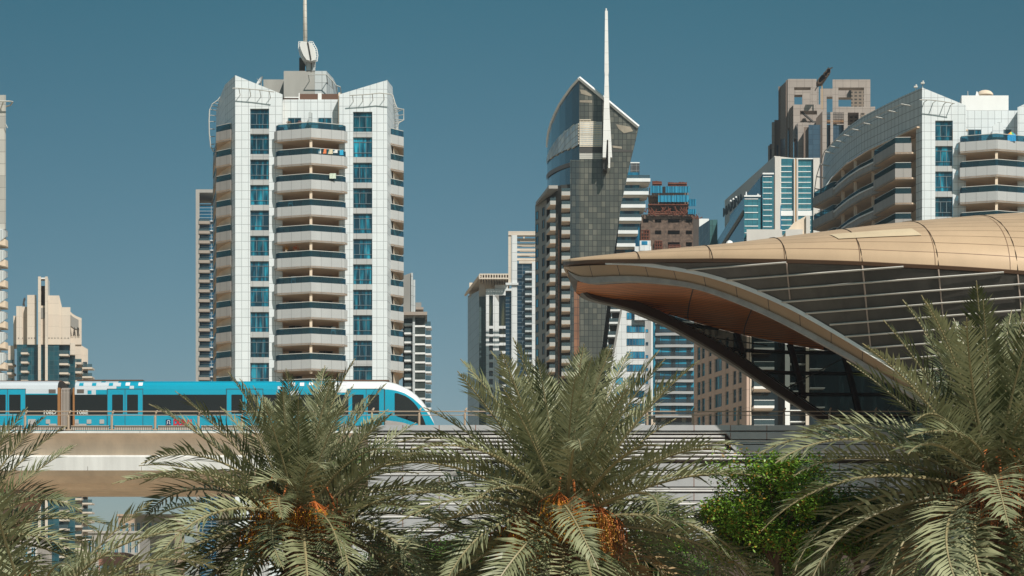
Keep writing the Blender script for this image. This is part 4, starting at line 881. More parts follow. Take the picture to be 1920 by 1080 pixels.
b = MB(); b.r(959, 969.6, 441, 1235, Y7, 6, 0); b.r(997.5, 1008, 491, 1235, Y7, 6, 0); b.r(953, 1010, 433.5, 441, Y7, 1.5, 1); b.r(953, 958.8, 441, 530, Y7 + .2, 1.3, 1); b.r(948, 972, 530, 534, Y7 - .4, 1, 0); b.r(948, 959, 541, 545, Y7 - .2, 1, 0); b.build('white_frame', [M_lite, M_bs], T)
b = MB(); b.r(981, 984, 441, 447, Y7 + 3, 1, 0)
for y in (447, 456.5, 466, 475, 484): b.r(969.6, 1006, y, y + 4.2, Y7 + 1.5, .6, 0); b.r(975, 1006, y + 4, y + 6, Y7 + 5, .3, 0)
b.r(973, 1006, 489, 494, Y7 + 1, 5, 0); b.r(954, 959, 455, 528, Y7 + 4, 1, 0); b.build('crown_louvre', [M_bs], T)
b = MB(); b.r(969.6, 998, 494, 1235, Y7 + 1.2, 5, 0); b.r(948, 959, 545, 1235, Y7 + .8, 5, 0); b.build('glazing', [grid('navy_storey_glass', (.006, .018, .032), (.01, .045, .08), (.13, .16, .18), 2.2, p7 / 2, .11, rough=.12, spec=.7)], T)
me, gm = sbal(12.5 * Y7 / F, 1.6, .35, .55, [M_panel_d])
for k in range(30): place('balcony', me, T, (X(984.5, Y7), Y7 - .2, Z(511.5, Y7) - p7 * k), [('glass_rail', gm)])

# ================================================================== buildings behind the station
Y8 = 300.0; p8 = 21.9 * Y8 / F
skew(1260); T = thing('balcony_block', 'blue glass block with long bowed grey balconies, seen under the station arch', 'apartment block', (X(1260, Y8), 312, 0))
b = MB(); b.r(1221, 1301, 560, 780, Y8 + .12, 10, 0); b.build('glazing', [grid('blue_balcony_glass', (.01, .16, .26), (.03, .34, .50), (.01, .05, .08), 1.3, p8, .08, rough=.15, spec=.7, amt=.5)], T)
b = MB(); b.r(1221, 1224, 560, 780, Y8, 8, 0); b.r(1221, 1310, 779, 1235, Y8 + .5, 8, 1); b.build('wall', [M_white, M_beige], T)
bow = [(X(1229, Y8), Y8 + .4), (X(1229.5, Y8 - 1), Y8 - .1), (X(1245, Y8 - .3), Y8 - .3), (X(1265, Y8 - .4), Y8 - .4), (X(1285, Y8 - .3), Y8 - .3), (X(1300.5, Y8 - .3), Y8 - .3), (X(1301, Y8), Y8 + .4)]
bx = [(x - bow[0][0], y - bow[0][1]) for x, y in bow]; b = MB(); b.prism(bx, 0, .42, 0); me = b.mesh('balcony', [mat('slab_pale', (.40, .41, .41), .7)]); g = MB(); g.band(bx, .42, 1.05, .04, 0); gm = g.mesh('glass_rail', [see_glass('smoked_rail', (.45, .52, .55), thru=.75)])
for k in range(11): place('balcony', me, T, (bow[0][0], bow[0][1], Z(626 - 43.8, Y8) - p8 * k - .3), [('glass_rail', gm)])
wm = window_mesh(8 * Y8 / F, 1.7, 2, (), .06, M_win_d, M_dark)
for k in range(9):
    for a in ((1229, 1258, 1287) if k % 3 else (1258, 1287)): place('balcony_door', wm, T, (X(a + .5, Y8), Y8 + .04, Z(623 - 21.9, Y8) - p8 * k))
b = MB()
for a, c in ((1230, 1240), (1249, 1278), (1286, 1301)): b.r(a, c, 783, 830, Y8 + .45, .1, 0)
b.build('shutter', [grid('shutters', (.30, .22, .19), (.26, .19, .16), (.12, .1, .09), .5, 9, .08)], T)

skew(1350); T = thing('pink_block', 'pink beige office block with tall narrow windows, seen under the station arch', 'office block', (28, 236, 0))
M_pink = grid('pink_stone', (.52, .37, .29), (.48, .345, .275), (.25, .17, .13), 3.0, 2.2, .04, rough=.8, amt=.1)
ax, ay, ex, ey = X(1400, 230), 230.0, X(1301, 244), 244.0
Lp = math.hypot(ex - ax, ey - ay); ux, uy = (ax - ex) / Lp, (ay - ey) / Lp; nx_, ny_ = uy, -ux
topz = Z(560, 236); wins = [(.064, .13), (.15, .215), (.29, .345), (.405, .545), (.61, .67), (.75, .81), (.85, .91)]
rp = 34.3 * 232 / F; b = MB()
def pk(u, z, d=0): return (ex + ux * Lp * u + nx_ * d * -1, ey + uy * Lp * u + ny_ * d * -1, z)
def pslab(u0, u1, z0, z1, m=0, d0=0, d1=.35):
    q = [pk(u0, 0, d0)[:2], pk(u1, 0, d0)[:2], pk(u1, 0, d1)[:2], pk(u0, 0, d1)[:2]]; b.prism(q, z0, z1, m)
zbase = Z(757.5 + 26, 230)
edges = [0] + [e for w_ in wins for e in w_] + [1]
for i in range(0, len(edges), 2): pslab(edges[i], edges[i + 1], 0, topz)
hgt = 1.66
for (u0, u1) in wins:
    zs = zbase - 3 * rp; pslab(u0, u1, 0, zs, 0, .01)
    while zs < topz: pslab(u0, u1, zs + hgt, min(zs + rp, topz), 0, .01); zs += rp
b.prism([(ex + .3, ey + .5), (ax + .42, ay + .25), (ax + 1.1, ay + 14), (ex + 1.5, ey + 14)], 0, topz - .2, 0)
b.build('stone_wall', [M_pink], T)
ang2 = math.atan2(uy, ux)
wms = {}
for (u0, u1) in wins:
    key = round(u1 - u0, 3); wms.setdefault(key, window_mesh(Lp * (u1 - u0), hgt, 2 if key > .1 else 1, () if key > .1 else (.42, .5), .05, M_win, M_frame, .04))
    for k in range(-2, 5): p = pk(u0, zbase + rp * k, .14); o = place('window', wms[key], T, p); o.rotation_euler = (0, 0, ang2)
skew(1440); T = thing('balcony_block', 'cream block with deep white balconies right of the pink block, partly behind the station glass', 'apartment block', (X(1440, 240), 250, 0))
Y9 = 240.0; p9 = 36.0 * Y9 / F
b = MB(); b.r(1400.5, 1409, 590, 1235, Y9 - .6, 5, 0); b.r(1472, 1481, 560, 1235, Y9 - 1.6, 6, 1); b.r(1511, 1517, 560, 1235, Y9 - 1, 6, 0); b.build('wall', [M_bs, M_white], T)
b = MB(); b.r(1409, 1760, 560, 1235, Y9 + 1.6, 6, 0); b.build('glazing', [M_win_d], T)
b = MB(); b.box(0, 38 * Y9 / F, 0, 2.4, 0, .32, 0); b.box(.1, 38 * Y9 / F - .1, .1, 2.4, -.12, 0, 1); me = b.mesh('balcony', [M_white, M_beige]); g = MB(); w9 = 38 * Y9 / F
g.box(.02, w9, .02, .05, .32, .95, 0); g.box(0, w9, 0, .08, .95, 1.02, 1); gm = g.mesh('glass_rail', [M_rail_c, M_white])
b = MB(); b.box(0, 15 * Y9 / F * 1.9, 0, 1.5, 0, .1, 0); mb2 = b.mesh('white_sill', [M_white])
for k in range(-3, 5):
    z = Z(731.5, Y9) - p9 * k
    place('balcony', me, T, (X(1411.5, Y9), Y9 - 1.2, z), [('glass_rail', gm)]); place('white_sill', mb2, T, (X(1481.5, Y9), Y9 - .2, z + .8)); place('white_sill', mb2, T, (X(1481.5, Y9), Y9 - .2, z - .2)); place('white_sill', mb2, T, (X(1518, Y9), Y9 - .2, z + .2))

# low buildings far away, seen under the viaduct
SK[0] = 0
def low(px0, px1, top_, Y, col, lab, rows_, cols_, nm='low_building', gcol=None, roof=None):
    t = thing(nm, lab, 'building', (X((px0 + px1) / 2, Y), Y + 8, 0)); x0, x1, zt = X(px0, Y), X(px1, Y), Z(top_, Y)
    b = MB(); b.box(x0, x1, Y, Y + 12, 0, zt, 0); b.box(x0 - .3, x1 + .3, Y - .3, Y + 12.3, zt, zt + .5, 0); b.build('wall', [mat(nm + '_render', col, .85, amt=.2)], t)
    ww, wh = (x1 - x0) / cols_ * .55, zt / rows_ * .5; me = window_mesh(ww, wh, 2, (), .08, gcol or M_win, M_frame_w)
    for i in range(rows_):
        for j in range(cols_): place('window', me, t, (x0 + (x1 - x0) * (j + .22) / cols_, Y - .08, zt * (i + .22) / rows_))
low(150, 262, 1000, 420, (.45, .42, .38), 'pale grey low block far beyond the viaduct, left of the tan one', 5, 9)
low(222, 330, 968, 460, (.50, .36, .25), 'tan low block far beyond the viaduct with rows of small windows', 6, 10)
low(185, 232, 1042, 300, (.42, .20, .15), 'terracotta red low house under the viaduct', 3, 4)
low(480, 720, 1010, 380, (.62, .63, .63), 'long pale block behind the middle palms under the viaduct', 4, 14)
low(-60, 70, 1010, 380, (.55, .50, .45), 'cream low block at the left edge under the viaduct', 4, 9)

# ================================================================== ground, road
def plane(name, x0, x1, y0, y1, z, m):
    b = MB(); b.poly([(x0, y0, z), (x1, y0, z), (x1, y1, z), (x0, y1, z)]); return tag(b.build(name, [m]), None, None, kind='structure')
M_asph = mat('asphalt', (.055, .054, .052), .9, amt=.3, scale=.3, stretch=1)
plane('ground', -1500, 1500, -300, 1200, 0, mat('sandy_ground', (.44, .36, .26), .95, amt=.3, scale=.05, stretch=1))
plane('road', -400, 400, 66, 90, .004, M_asph)
b = MB()
for k in range(-30, 30): b.poly([(k * 8, 77.9, .008), (k * 8 + 3, 77.9, .008), (k * 8 + 3, 78.1, .008), (k * 8, 78.1, .008)])
for y in (66.6, 89.2): b.poly([(-400, y, .008), (400, y, .008), (400, y + .15, .008), (-400, y + .15, .008)])
tag(b.build('road_marking', [M_white]), None, None, kind='structure')
b = MB(); b.box(-400, 400, 65.6, 66, 0, .13); b.box(-400, 400, 90, 90.4, 0, .13); tag(b.build('kerb', [M_greyr]), None, None, kind='structure')
b = MB(); b.box(-400, 400, 61.5, 65.6, 0, .12); tag(b.build('pavement', [grid('paving', (.34, .30, .26), (.30, .27, .23), (.18, .16, .14), .6, .6, .02, rough=.9)]), None, None, kind='structure')

# ================================================================== viaduct
YV = 105.0
def vx(px, Y=YV): return X(px, Y)
T = thing('metro_viaduct', 'pale concrete metro viaduct carrying the blue train past the palms', 'viaduct', (vx(200), 110, 0))
M_vc = mat('viaduct_concrete', (.70, .69, .66), .7, amt=.22, scale=.9, stretch=.12)
M_vt = mat('tan_bounce_underside', (.86, .69, .54), .8, amt=.2, scale=.8, stretch=.15)  # warm bounce light on the shaded concrete, put into its colour
zt, zl = Z(808, YV), Z(812, YV)
zw, zv, zu = Z(853.5, 105.4), Z(882, 105.4), Z(917, 107.2)
x0, x1 = vx(-700), vx(690)
def strip(b, prof, m=0, xx=(x0, x1)):
    rows = [[(x, y, z) for y, z in prof] for x in xx]; b.loft(rows, m)
prof = [(106.2, zt), (105.0, zt), (105.0, zl)]
b = MB(); strip(b, prof, 0)
strip(b, [(106.4, zw + .01), (105.4, zw), (105.35, zw - .1), (105.4, zv), ], 0)
b.build('parapet_edge', [M_vc], T)
b = MB()
for k in range(-8, 12):
    xj = vx(60 + 101 * k); b.box(xj, xj + .025, 104.993, 105.02, zl, zt); b.box(xj, xj + .025, 105.385, 105.42, zv, zw - .1)
    for q_ in range(3): b.box(xj + .8 + q_ * .9, xj + .83 + q_ * .9, 105.38, 105.41, zw - .24, zw - .2)
b.build('segment_joint', [mat('joint_grey', (.22, .20, .18), .9)], T)
b = MB()
strip(b, [(105.0, zl)] + [(105.0 + .98 * math.sin(t) , zl - (zl - zw) * .98 * (1 - math.cos(t)) / 1) for t in [math.pi / 2 * k / 8 for k in range(1, 9)]] + [(106.4, zw)], 0)
strip(b, [(105.4, zv), (105.7, zv - .28), (106.3, zv - .62), (107.2, zu + .1), (107.4, zu), (112.6, zu), (113.8, zu + .5), (114.6, zv), (114.6, zt), (113, zt), (113, zt - .4), (106.2, zt - .4), (106.2, zt)], 0)
b.build('girder', [M_vt], T, smooth=False)
b = MB(); b.box(x0, x1 + 60, 106.25, 112.95, zt - .62, zt - .42); b.build('track_bed', [mat('track_concrete', (.32, .30, .27), .9, amt=.3)], T)
b = MB()
for y in (107.3, 108.75, 110.3, 111.75): b.box(x0, x1 + 60, y, y + .08, zt - .42, zt - .26)
b.build('rail', [M_dark], T)
M_perfp = grid('perforated_panel', (.42, .38, .33), (.40, .36, .31), (.17, .14, .12), .12, .5, .05, rough=.6)
b = MB()
for k in range(-10, 9):
    a = 47 + 81.3 * k + 5
    if a > 620: break
    b.r(a, a + 71, 798.5, 806.5, 105.35, .05, 0); b.r(a, a + 71, 797.8, 799.3, 105.3, .03, 1)
b.build('parapet_panel', [M_perfp, mat('tan_rail', (.44, .34, .25), .5)], T)
# pier
b = MB()
for cx in (-20, -2000):
    xc = vx(cx, 110); b.prism([(xc + 1.25 * math.cos(a), 110 + 1.25 * math.sin(a)) for a in [math.pi * 2 * k / 20 for k in range(20)]], 0, zu - 1.4, 0)
    b.ext([(xc - 1.3, zu - 2.6), (xc + 1.3, zu - 2.6), (xc + 2.3, zu - .7), (xc + 2.6, zu - .02), (xc - 2.6, zu - .02), (xc - 2.3, zu - .7)], 107.6, 112.4, 0)
b.build('pier', [mat('pier_render', (.40, .27, .20), .85, amt=.15)], T)

# handrails along the edge (one continuous fence)
T = thing('handrail', 'tan steel handrail with curved posts along the whole near edge of the viaduct', 'handrail', (vx(400), 105.2, zt))
M_hr = mat('tan_steel', (.42, .31, .22), .5, amt=.1)
rb = MB()
for c, rr_ in ((771.5, .035), (778.5, .022)): rb.tube([P(-700, c, 105.25), P(1840, c + (0 if c > 775 else 0), 105.25)], rr_, 6)
rb.build('rail', [M_hr], T)
pb = MB(); pb.tube([(0, 0, 0), (0, .0, .72), (.03, .05, .93), (.10, .14, 1.06)], [.07, .07, .06, .05], 6)
pb.box(-.12, .12, -.06, .10, -.02, .04); pme = pb.mesh('post', [M_hr])
xs = [47 + 81.3 * k for k in range(-6, 9)] + [786 + 85.5 * k for k in range(0, 12)]
for a in xs: place('post', pme, T, P(a, 806, 105.2) if a < 690 else P(a, 801, 105.2))

# ================================================================== train
YT0, YTc, YT1 = 106.9, 108.3, 109.7        # near side, middle, far side
def tx(px): return X(px, YT0)
def tz(py): return Z(py, YT0)
M_cyan = mat('cyan_train_paint', (.006, .32, .46), .25, spec=.6, amt=.06, coat=.4)
M_silver = mat('silver_train_paint', (.56, .60, .63), .3, spec=.6, amt=.06, coat=.3)
M_twhite = mat('white_train_paint', (.80, .81, .81), .25, spec=.6, amt=.05, coat=.4)
M_tglass = mat('black_train_glass', (.012, .011, .009), .06, spec=.7, amt=0)
M_trgrey = mat('grey_livery', (.42, .39, .37), .4, amt=.05)
M_orange = mat('rust_orange_edge', (.34, .15, .05), .5, amt=.1)
T = thing('metro_train', 'blue and white metro train with sloping nose running along the viaduct', 'train', (tx(300), YTc, zt))
RY = [(710.5, 1.4), (711.2, .8), (713, .42), (717, .17), (722, .06), (729.5, .01)]    # roof curve: photo height, inset from the side
def car(px0, px1, top_m, low_m, name, split=None):
    b = MB(); ys = [(c, ins) for c, ins in RY] + [(738, 0), (778, 0), (802, .03), (808, .15)]
    pts = [(YT0 + i, tz(c)) for c, i in ys]; far = [(YT1 - i, tz(c)) for c, i in reversed(ys)]
    ring = far + pts
    # near side starts at index len(far)
    xs_ = [tx(px0)] + ([tx(split)] if split else []) + [tx(px1)]
    rows = [[(x, y, z) for y, z in ring] for x in xs_]
    def mf(i, j):
        y, z = ring[j]; z2 = ring[j + 1][1]; zm = (z + z2) / 2
        up = zm > tz(737)
        return (top_m[i] if up else low_m)
    b.loft(rows, 0, mf)
    for x in (xs_[0], xs_[-1]): b.poly([(x, y, z) for y, z in ring], 3)
    return b.build(name, [M_cyan, M_silver, M_twhite, M_dark], T, smooth=False)
car(-560, 108, [1], 0, 'carriage')
car(140, 640, [0, 0], 0, 'carriage', split=212)
# front carriage with nose
def cur(pts, x):
    if x <= pts[0][0]: return pts[0][1]
    for (a, c), (d, e) in zip(pts, pts[1:]):
        if x <= d: return c + (e - c) * (x - a) / (d - a)
    return pts[-1][1]
topc = [(640, 710.5), (720, 710.7), (729, 711.9), (740, 714.7), (751, 719), (767, 727), (780, 736.5), (790, 746.5), (799, 759), (805.5, 771), (811, 784), (813.5, 791), (814.3, 798)]
arc = [(640, 729.5), (726, 729.8), (741, 732), (751, 734.5), (759, 737.3), (774.5, 746.5), (787.5, 757.5), (798, 768.5), (805, 777.5), (810, 786), (814, 793)]
skirt = [(640, 795), (672, 795), (700, 790), (725, 788), (755, 792), (782, 800), (814, 804)]
b = MB(); xs_ = [640, 660, 680, 700, 715, 722, 729, 735, 741, 747, 753, 759, 764, 769, 774, 779, 784, 789, 793, 797, 801, 804, 807, 809.5, 811.5, 813, 814]
rows = []
for x in xs_:
    t_, a_, s_ = cur(topc, x), cur(arc, x), cur(skirt, x); a_ = max(a_, t_ + .8); s_ = max(s_, a_ + .6); bt = max(808, s_ + 1)
    nar = 0 if x < 735 else .95 * ((x - 735) / 79) ** 2.2            # the nose narrows in plan
    hw = 1.4 - nar; sc = (a_ - t_) / 19.0
    near = [(max(hw - i_ * hw / 1.4, 0), t_ + (c - 710.5) * sc) for c, i_ in RY] + [(hw, (a_ + s_) / 2), (hw, s_), (hw - .08, bt)]
    rows.append([(tx(x), YTc + h, tz(c)) for h, c in reversed(near)] + [(tx(x), YTc - h, tz(c)) for h, c in near])
nn = len(RY) + 3
def mf(i, j):
    j2 = j if j < nn else 2 * nn - 1 - j - 1
    k = j2                                           # index from the bottom of the far side
    if k >= 3: return 2
    if k == 0: return 1
    return 0
b.loft(rows, 0, mf); b.poly(rows[-1], 0); b.build('front_carriage', [M_cyan, M_trgrey, M_twhite], T, smooth=True)
def flat(name, pts, m, off=.012, th=.02, parent=None):
    """thin fitting on the near side of the train; pts are photo pixels on the side plane"""
    b = MB(); b.ext([(tx(a), tz(c)) for a, c in pts], YT0 - off, YT0 - off + th, 0)
    return b.build(name, [m], parent or T) if not parent or parent == T else sub(parent, b, name, [m])
def rect(a, c, t, d): return [(a, t), (c, t), (c, d), (a, d)]
for a, c in ((48, 108), (-330, -60), (140, 201.5), (268.5, 424.5), (493.5, 655)):
    flat('window_band', rect(a, c, 740, 777.5), M_tglass)
def rr(cx, cy, s, t=None, r=2.0):
    h = (t or s) / 2; w_ = s / 2; o = []
    for (sx, sy, a0) in ((1, 1, 0), (-1, 1, 90), (-1, -1, 180), (1, -1, 270)):
        for q in range(4):
            a = R(a0 + 30 * q); o.append((cx + sx * (w_ - r) + r * math.cos(a), cy + sy * (h - r) + r * math.sin(a)))
    return o
def door(a, c, inner_l, inner_r):
    b = MB(); b.ext([(tx(p), tz(q)) for p, q in rect(a, c, 730, 798)], YT0 - .035, YT0 + .01, 0)
    b.ext([(tx(p), tz(q)) for p, q in rect(a - .5, c + .5, 729, 730)], YT0 - .045, YT0, 1); m_ = (a + c) / 2
    for p in (a - .4, m_ - .5, c - .4): b.ext([(tx(u), tz(q)) for u, q in rect(p, p + .9, 730, 798)], YT0 - .04, YT0 - .034, 1)
    o = b.build('door', [M_cyan, M_dark], T)
    for w_ in (inner_l, inner_r): flat('door_window', rr((w_[0] + w_[1]) / 2, 758, w_[1] - w_[0], 36, 1.2), M_tglass, .042, .02, o)
door(201.5, 268, (210.5, 231), (238.5, 259)); door(425, 493, (434, 455), (463, 484)); door(653, 720.5, (660.5, 682), (689.5, 711))
door(-19, 48, (-12, 11), (17.5, 39)); door(-420, -352, (-410, -390), (-382, -362))
nose = [(740.3, 737), (746, 737.5), (759, 741.8), (767, 746.5), (775, 753.5), (782, 761.5), (789, 774), (795, 787), (797.8, 796), (790, 794.8), (777, 791), (760, 785), (746, 780.5), (740.3, 777)]
b = MB()
def nose_y(px): nar = 0 if px < 735 else .95 * ((px - 735) / 79) ** 2.2; return YTc - (1.4 - nar) - .03
n = len(nose); i0 = len(b.v); cols_ = [740.3, 746, 753, 760, 767, 775, 782, 789, 794, 797.8]
upc = [(740.3, 737), (746, 737.5), (759, 741.8), (767, 746.5), (775, 753.5), (782, 761.5), (789, 774), (795, 787), (797.8, 796)]; loc = [(740.3, 777), (746, 780.5), (760, 785), (777, 791), (790, 794.8), (797.8, 796.2)]
rows = []
for p in cols_:
    k = p; y = nose_y(p); rows.append([(tx(p), y, tz(cur(upc, p) * (1 - f) + cur(loc, p) * f)) for f in (0, .5, 1)])
b.loft(rows, 0); b.build('nose_window', [M_tglass], T)
b = MB()
for p in (684.8, 721.2): b.ext([(tx(u), tz(q)) for u, q in rect(p, p + .7, 730, 800)], YT0 - .012, YT0, 0)
b.build('panel_joint', [M_dark], T)
# pixel livery
SQ = [(152, 719.5, 8, 7), (176, 719.5, 8, 7), (207.5, 719.5, 8, 7), (192, 714.3, 7, 2.6)]
for a, c, s_, t in SQ[:3]: flat('livery_square', rr(a, c, s_, t, 1.6), M_cyan, -.06 + .0, .08) if False else None
def sq(px, py, w_, h_, m, name='livery_square'):
    """patch that follows the roof curve"""
    b = MB(); n = 4; ys = []
    for i in range(n + 1):
        c = py - h_ / 2 + h_ * i / n; ins = cur([(q, v) for q, v in RY] + [(800, 0)], c); ys.append((YT0 + ins - .022, tz(c)))
    rows = [[(tx(px - w_ / 2), y, z) for y, z in ys], [(tx(px + w_ / 2), y, z) for y, z in ys]]
    b.loft(rows); b.build(name, [m], T)
for a, c, w_, h_ in ((152, 719.8, 8, 7), (176, 719.8, 8, 7), (207.5, 719.8, 8, 7), (168, 735.5, 7.5, 7), (190, 735, 20, 8), (192, 714.8, 8, 2.4)): sq(a, c, w_, h_, M_cyan)
# silver start of the second carriage
b = MB(); 
for (a, c, t, d) in ((140, 180, 731, 740), (140, 218, 724, 731.2), (140, 226, 717, 724.2), (140, 220, 712.2, 717.2)):
    n = 4; ys = []
    for i in range(n + 1):
        q = t + (d - t) * i / n; ys.append((YT0 + cur([(k_, v) for k_, v in RY] + [(800, 0)], q) - .012, tz(q)))
    b.loft([[(tx(a + .3), y, z) for y, z in ys], [(tx(c), y, z) for y, z in ys]])
b.build('silver_panel', [M_silver], T)
for a, c, w_, h_, m in ((239, 719.5, 8, 7, M_twhite), (263, 719.5, 8, 7, M_twhite), (247, 726.3, 8, 6, M_silver), (521, 713, 9, 2.5, M_silver), (549, 720, 8, 7, M_twhite), (566, 720, 8, 7, M_twhite), (524, 727, 7, 6, M_silver), (551.5, 737, 17, 8, M_silver), (583, 719, 8, 6, M_twhite), (590, 736, 7, 7, M_silver), (630, 717, 40, 9, M_twhite), (625, 729, 50, 14, M_twhite)): sq(a, c, w_, h_, m)
for a, c, w_, h_ in ((598, 720, 8, 7), (607, 728, 8, 8), (590, 735, 8, 6), (622, 720.5, 8, 7)): sq(a, c, w_, h_ * .99, M_cyan) if a > 610 else sq(a, c, w_, h_, M_cyan)
for a, c, w_, h_ in ((60, 791, 15, 10), (90, 790.5, 8, 8), (99, 796, 14, 3), (144, 791, 7, 9), (151, 796.2, 22, 3), (167, 790.5, 8.5, 8), (191, 790.5, 8.5, 8)): flat('livery_square', rr(a, c, w_, h_, 1), M_trgrey)
for a in (98, 151): flat('vent', rect(a - 6.5, a + 6.5, 730, 737.2), mat('vent_brown', (.12, .10, .085), .6), .02)
flat('black_band_line', rect(-400, 108, 777.5, 778.5), M_dark)
b = MB(); b.box(tx(-560), tx(108), YT0 + .9, YT1 - .9, tz(711), tz(709.3)); b.box(tx(140), tx(264), YT0 + .6, YT1 - .6, tz(711.5), tz(709)); b.box(tx(628), tx(728), YT0 + .6, YT1 - .6, tz(711.6), tz(709.2)); b.build('roof_equipment', [M_brown], T)
# gangway
b = MB()
for a, c in ((108, 112.5), (136.5, 140)): b.ext([(tx(p), tz(q)) for p, q in rect(a, c, 727, 800)], YT0 - .01, YT1, 0)
b.build('gangway_frame', [M_orange], T)
b = MB(); b.box(tx(112.5), tx(136.5), YT0 + .35, YT1 - .3, tz(800), tz(728), 1)
for k in range(6):
    a = 114 + 2.7 * k; q = [(tx(a), YT0 + .5, tz(726)), (tx(a), YT0 + .22, tz(729)), (tx(a), YT0 + .18, tz(735)), (tx(a), YT0 + .18, tz(800))]; b.tube(q, .036, 6, 0)
b.build('bellows', [mat('bellows_grey', (.36, .31, .27), .6, amt=.2), M_dark], T)
M_tl = mat('pale_lettering', (.62, .62, .58), .5, amt=0); M_red = mat('red_lettering', (.55, .012, .03), .5, amt=0)
for s_, a in (('108D', 93), ('108E', 154)): put_text(text_mesh(s_, .30, .004, None, M_tl, .008), T, (tx(a), YT0 - .022, tz(773.6)), 0, (1.12, 1, 1))
put_text(text_mesh('DUBAI', .44, .004, None, M_red, .022), T, (tx(342.5), YT0 - .018, tz(792.4)), 0, (.80, 1, 1))
o = flat('metro_emblem', rr(316, 792, 10, 11, 1), mat('navy', (.01, .03, .09), .4, amt=0), .016)
b = MB()
b.band([(tx(316) + .07 * math.cos(a), 0) for a in (0, 1)], 0, .001, .001) if False else None
c = Vector((tx(316), YT0 - .026, tz(791)))
b.tube([c + Vector((math.cos(a) * .075, 0, math.sin(a) * .075)) for a in [R(-60 + 300 * k / 12) for k in range(13)]], .018, 4); b.tube([c + Vector((-.10, 0, -.14)), c + Vector((-.04, 0, -.07))], .018, 4); b.tube([c + Vector((.10, 0, -.14)), c + Vector((.04, 0, -.07))], .018, 4)
sub(o, b, 'ring', [M_twhite])

# ================================================================== station
YM = 109.0                                  # centre line of the shell
T = thing('metro_station', 'shell shaped metro station with golden roof, sweeping rim and dark glazed flank', 'station', (X(1500, 105), YM, 0))
M_gold = grid('golden_roof_panels', (.58, .41, .26), (.50, .35, .22), (.20, .12, .07), 3.56, .72, .045, rough=.5, spec=.4, metal=.1, amt=.1)
M_fasc = grid('tan_fascia', (.42, .28, .17), (.38, .25, .15), (.10, .07, .05), 1.9, 9, .05, rough=.45)
M_lip = mat('grey_lip', (.36, .34, .32), .7, amt=.25, scale=1.5, stretch=1)
M_orng = grid('orange_soffit', (.90, .29, .08), (.80, .25, .065), (.24, .07, .025), 60, .42, .07, rough=.5, amt=.15)
# plan half-width of the hoop and of the roof edge at photo positions on the near side
Wh = [(1055, 0), (1063, 1.2), (1080, 2.2), (1110, 3.1), (1150, 4.0), (1200, 5.1), (1300, 7.2), (1400, 8.5), (1500, 9.5), (1600, 10.0), (1700, 10.2), (1800, 10.4), (1900, 10.5), (1960, 10.5)]
Ctop = [(1055, 499), (1075, 495), (1110, 492.5), (1150, 492), (1190, 494), (1230, 498.5), (1280, 506.5), (1330, 517), (1400, 540), (1480, 575), (1560, 620), (1640, 669), (1720, 722), (1800, 785), (1880, 860), (1960, 940)]
Dlow = [(1055, 509), (1062, 517), (1072, 524), (1085, 528.5), (1100, 529.5), (1125, 528), (1150, 526.5), (1200, 527), (1300, 540), (1400, 575), (1500, 622), (1600, 675), (1700, 735), (1800, 800), (1900, 880), (1960, 955)]
def smooth(pts, n):
    xs = [p[0] for p in pts]; out = []
    for k in range(n):
        x = xs[0] + (xs[-1] - xs[0]) * (k / (n - 1)) ** 1.35; out.append(x)
    return out
def crm(pts, x):
    """smooth (Catmull-Rom) value through pts"""
    i = 0
    while i < len(pts) - 2 and x > pts[i + 1][0]: i += 1
    p1, p2 = pts[i], pts[i + 1]; p0 = pts[max(i - 1, 0)]; p3 = pts[min(i + 2, len(pts) - 1)]
    t = (x - p1[0]) / (p2[0] - p1[0]); t = min(max(t, 0), 1); h = p2[0] - p1[0]
    m1 = (p2[1] - p0[1]) / max(p2[0] - p0[0], 1e-6) * h; m2 = (p3[1] - p1[1]) / max(p3[0] - p1[0], 1e-6) * h
    return (2*t**3 - 3*t*t + 1) * p1[1] + (t**3 - 2*t*t + t) * m1 + (-2*t**3 + 3*t*t) * p2[1] + (t**3 - t*t) * m2
near_top = []; near_low = []
hs_ = smooth(Ctop, 60)
for x in hs_:
    wv = crm(Wh, x); y = YM - wv; near_top.append(Vector((X(x, y), y, Z(crm(Ctop, x), y)))); near_low.append(Vector((X(x, y), y, Z(crm(Dlow, x), y))))
def mirror(v): return Vector((v.x, 2 * YM - v.y, v.z))
hoop_t = [mirror(v) for v in reversed(near_top[1:])] + near_top; hoop_l = [mirror(v) for v in reversed(near_low[1:])] + near_low
nt_ = len(hoop_t)
inw = []                                    # horizontal direction pointing into the shell, square to the hoop in plan
for k in range(nt_):
    d = hoop_t[min(k + 1, nt_ - 1)] - hoop_t[max(k - 1, 0)]; d.z = 0; d.normalize(); n_ = Vector((-d.y, d.x, 0)); inw.append(n_)
ctr = Vector((25, YM, 0))
for k in range(nt_):
    if inw[k].dot((ctr - hoop_t[k])) < 0: inw[k] = -inw[k]
def hp(k, f, i): v = hoop_t[k].lerp(hoop_l[k], f); return v + inw[k] * i
cl = [0]
for k in range(1, nt_): cl.append(cl[-1] + (hoop_t[k] - hoop_t[k - 1]).length)
def hoop_strip(b, prof, m=0, from_tip=-1, half=0):
    """prof: list of (fraction down from top edge to low edge, metres inward)"""
    for (f0, i0), (f1, i1) in zip(prof, prof[1:]):
        for k in range(nt_ - 1):
            if hoop_t[k].x < near_top[0].x + from_tip or half * (k - nt_ // 2) < 0: continue
            b.poly([hp(k, f0, i0), hp(k + 1, f0, i0), hp(k + 1, f1, i1), hp(k, f1, i1)], m, [(cl[k], f0), (cl[k + 1], f0), (cl[k + 1], f1 * 1.2), (cl[k], f1 * 1.2)])
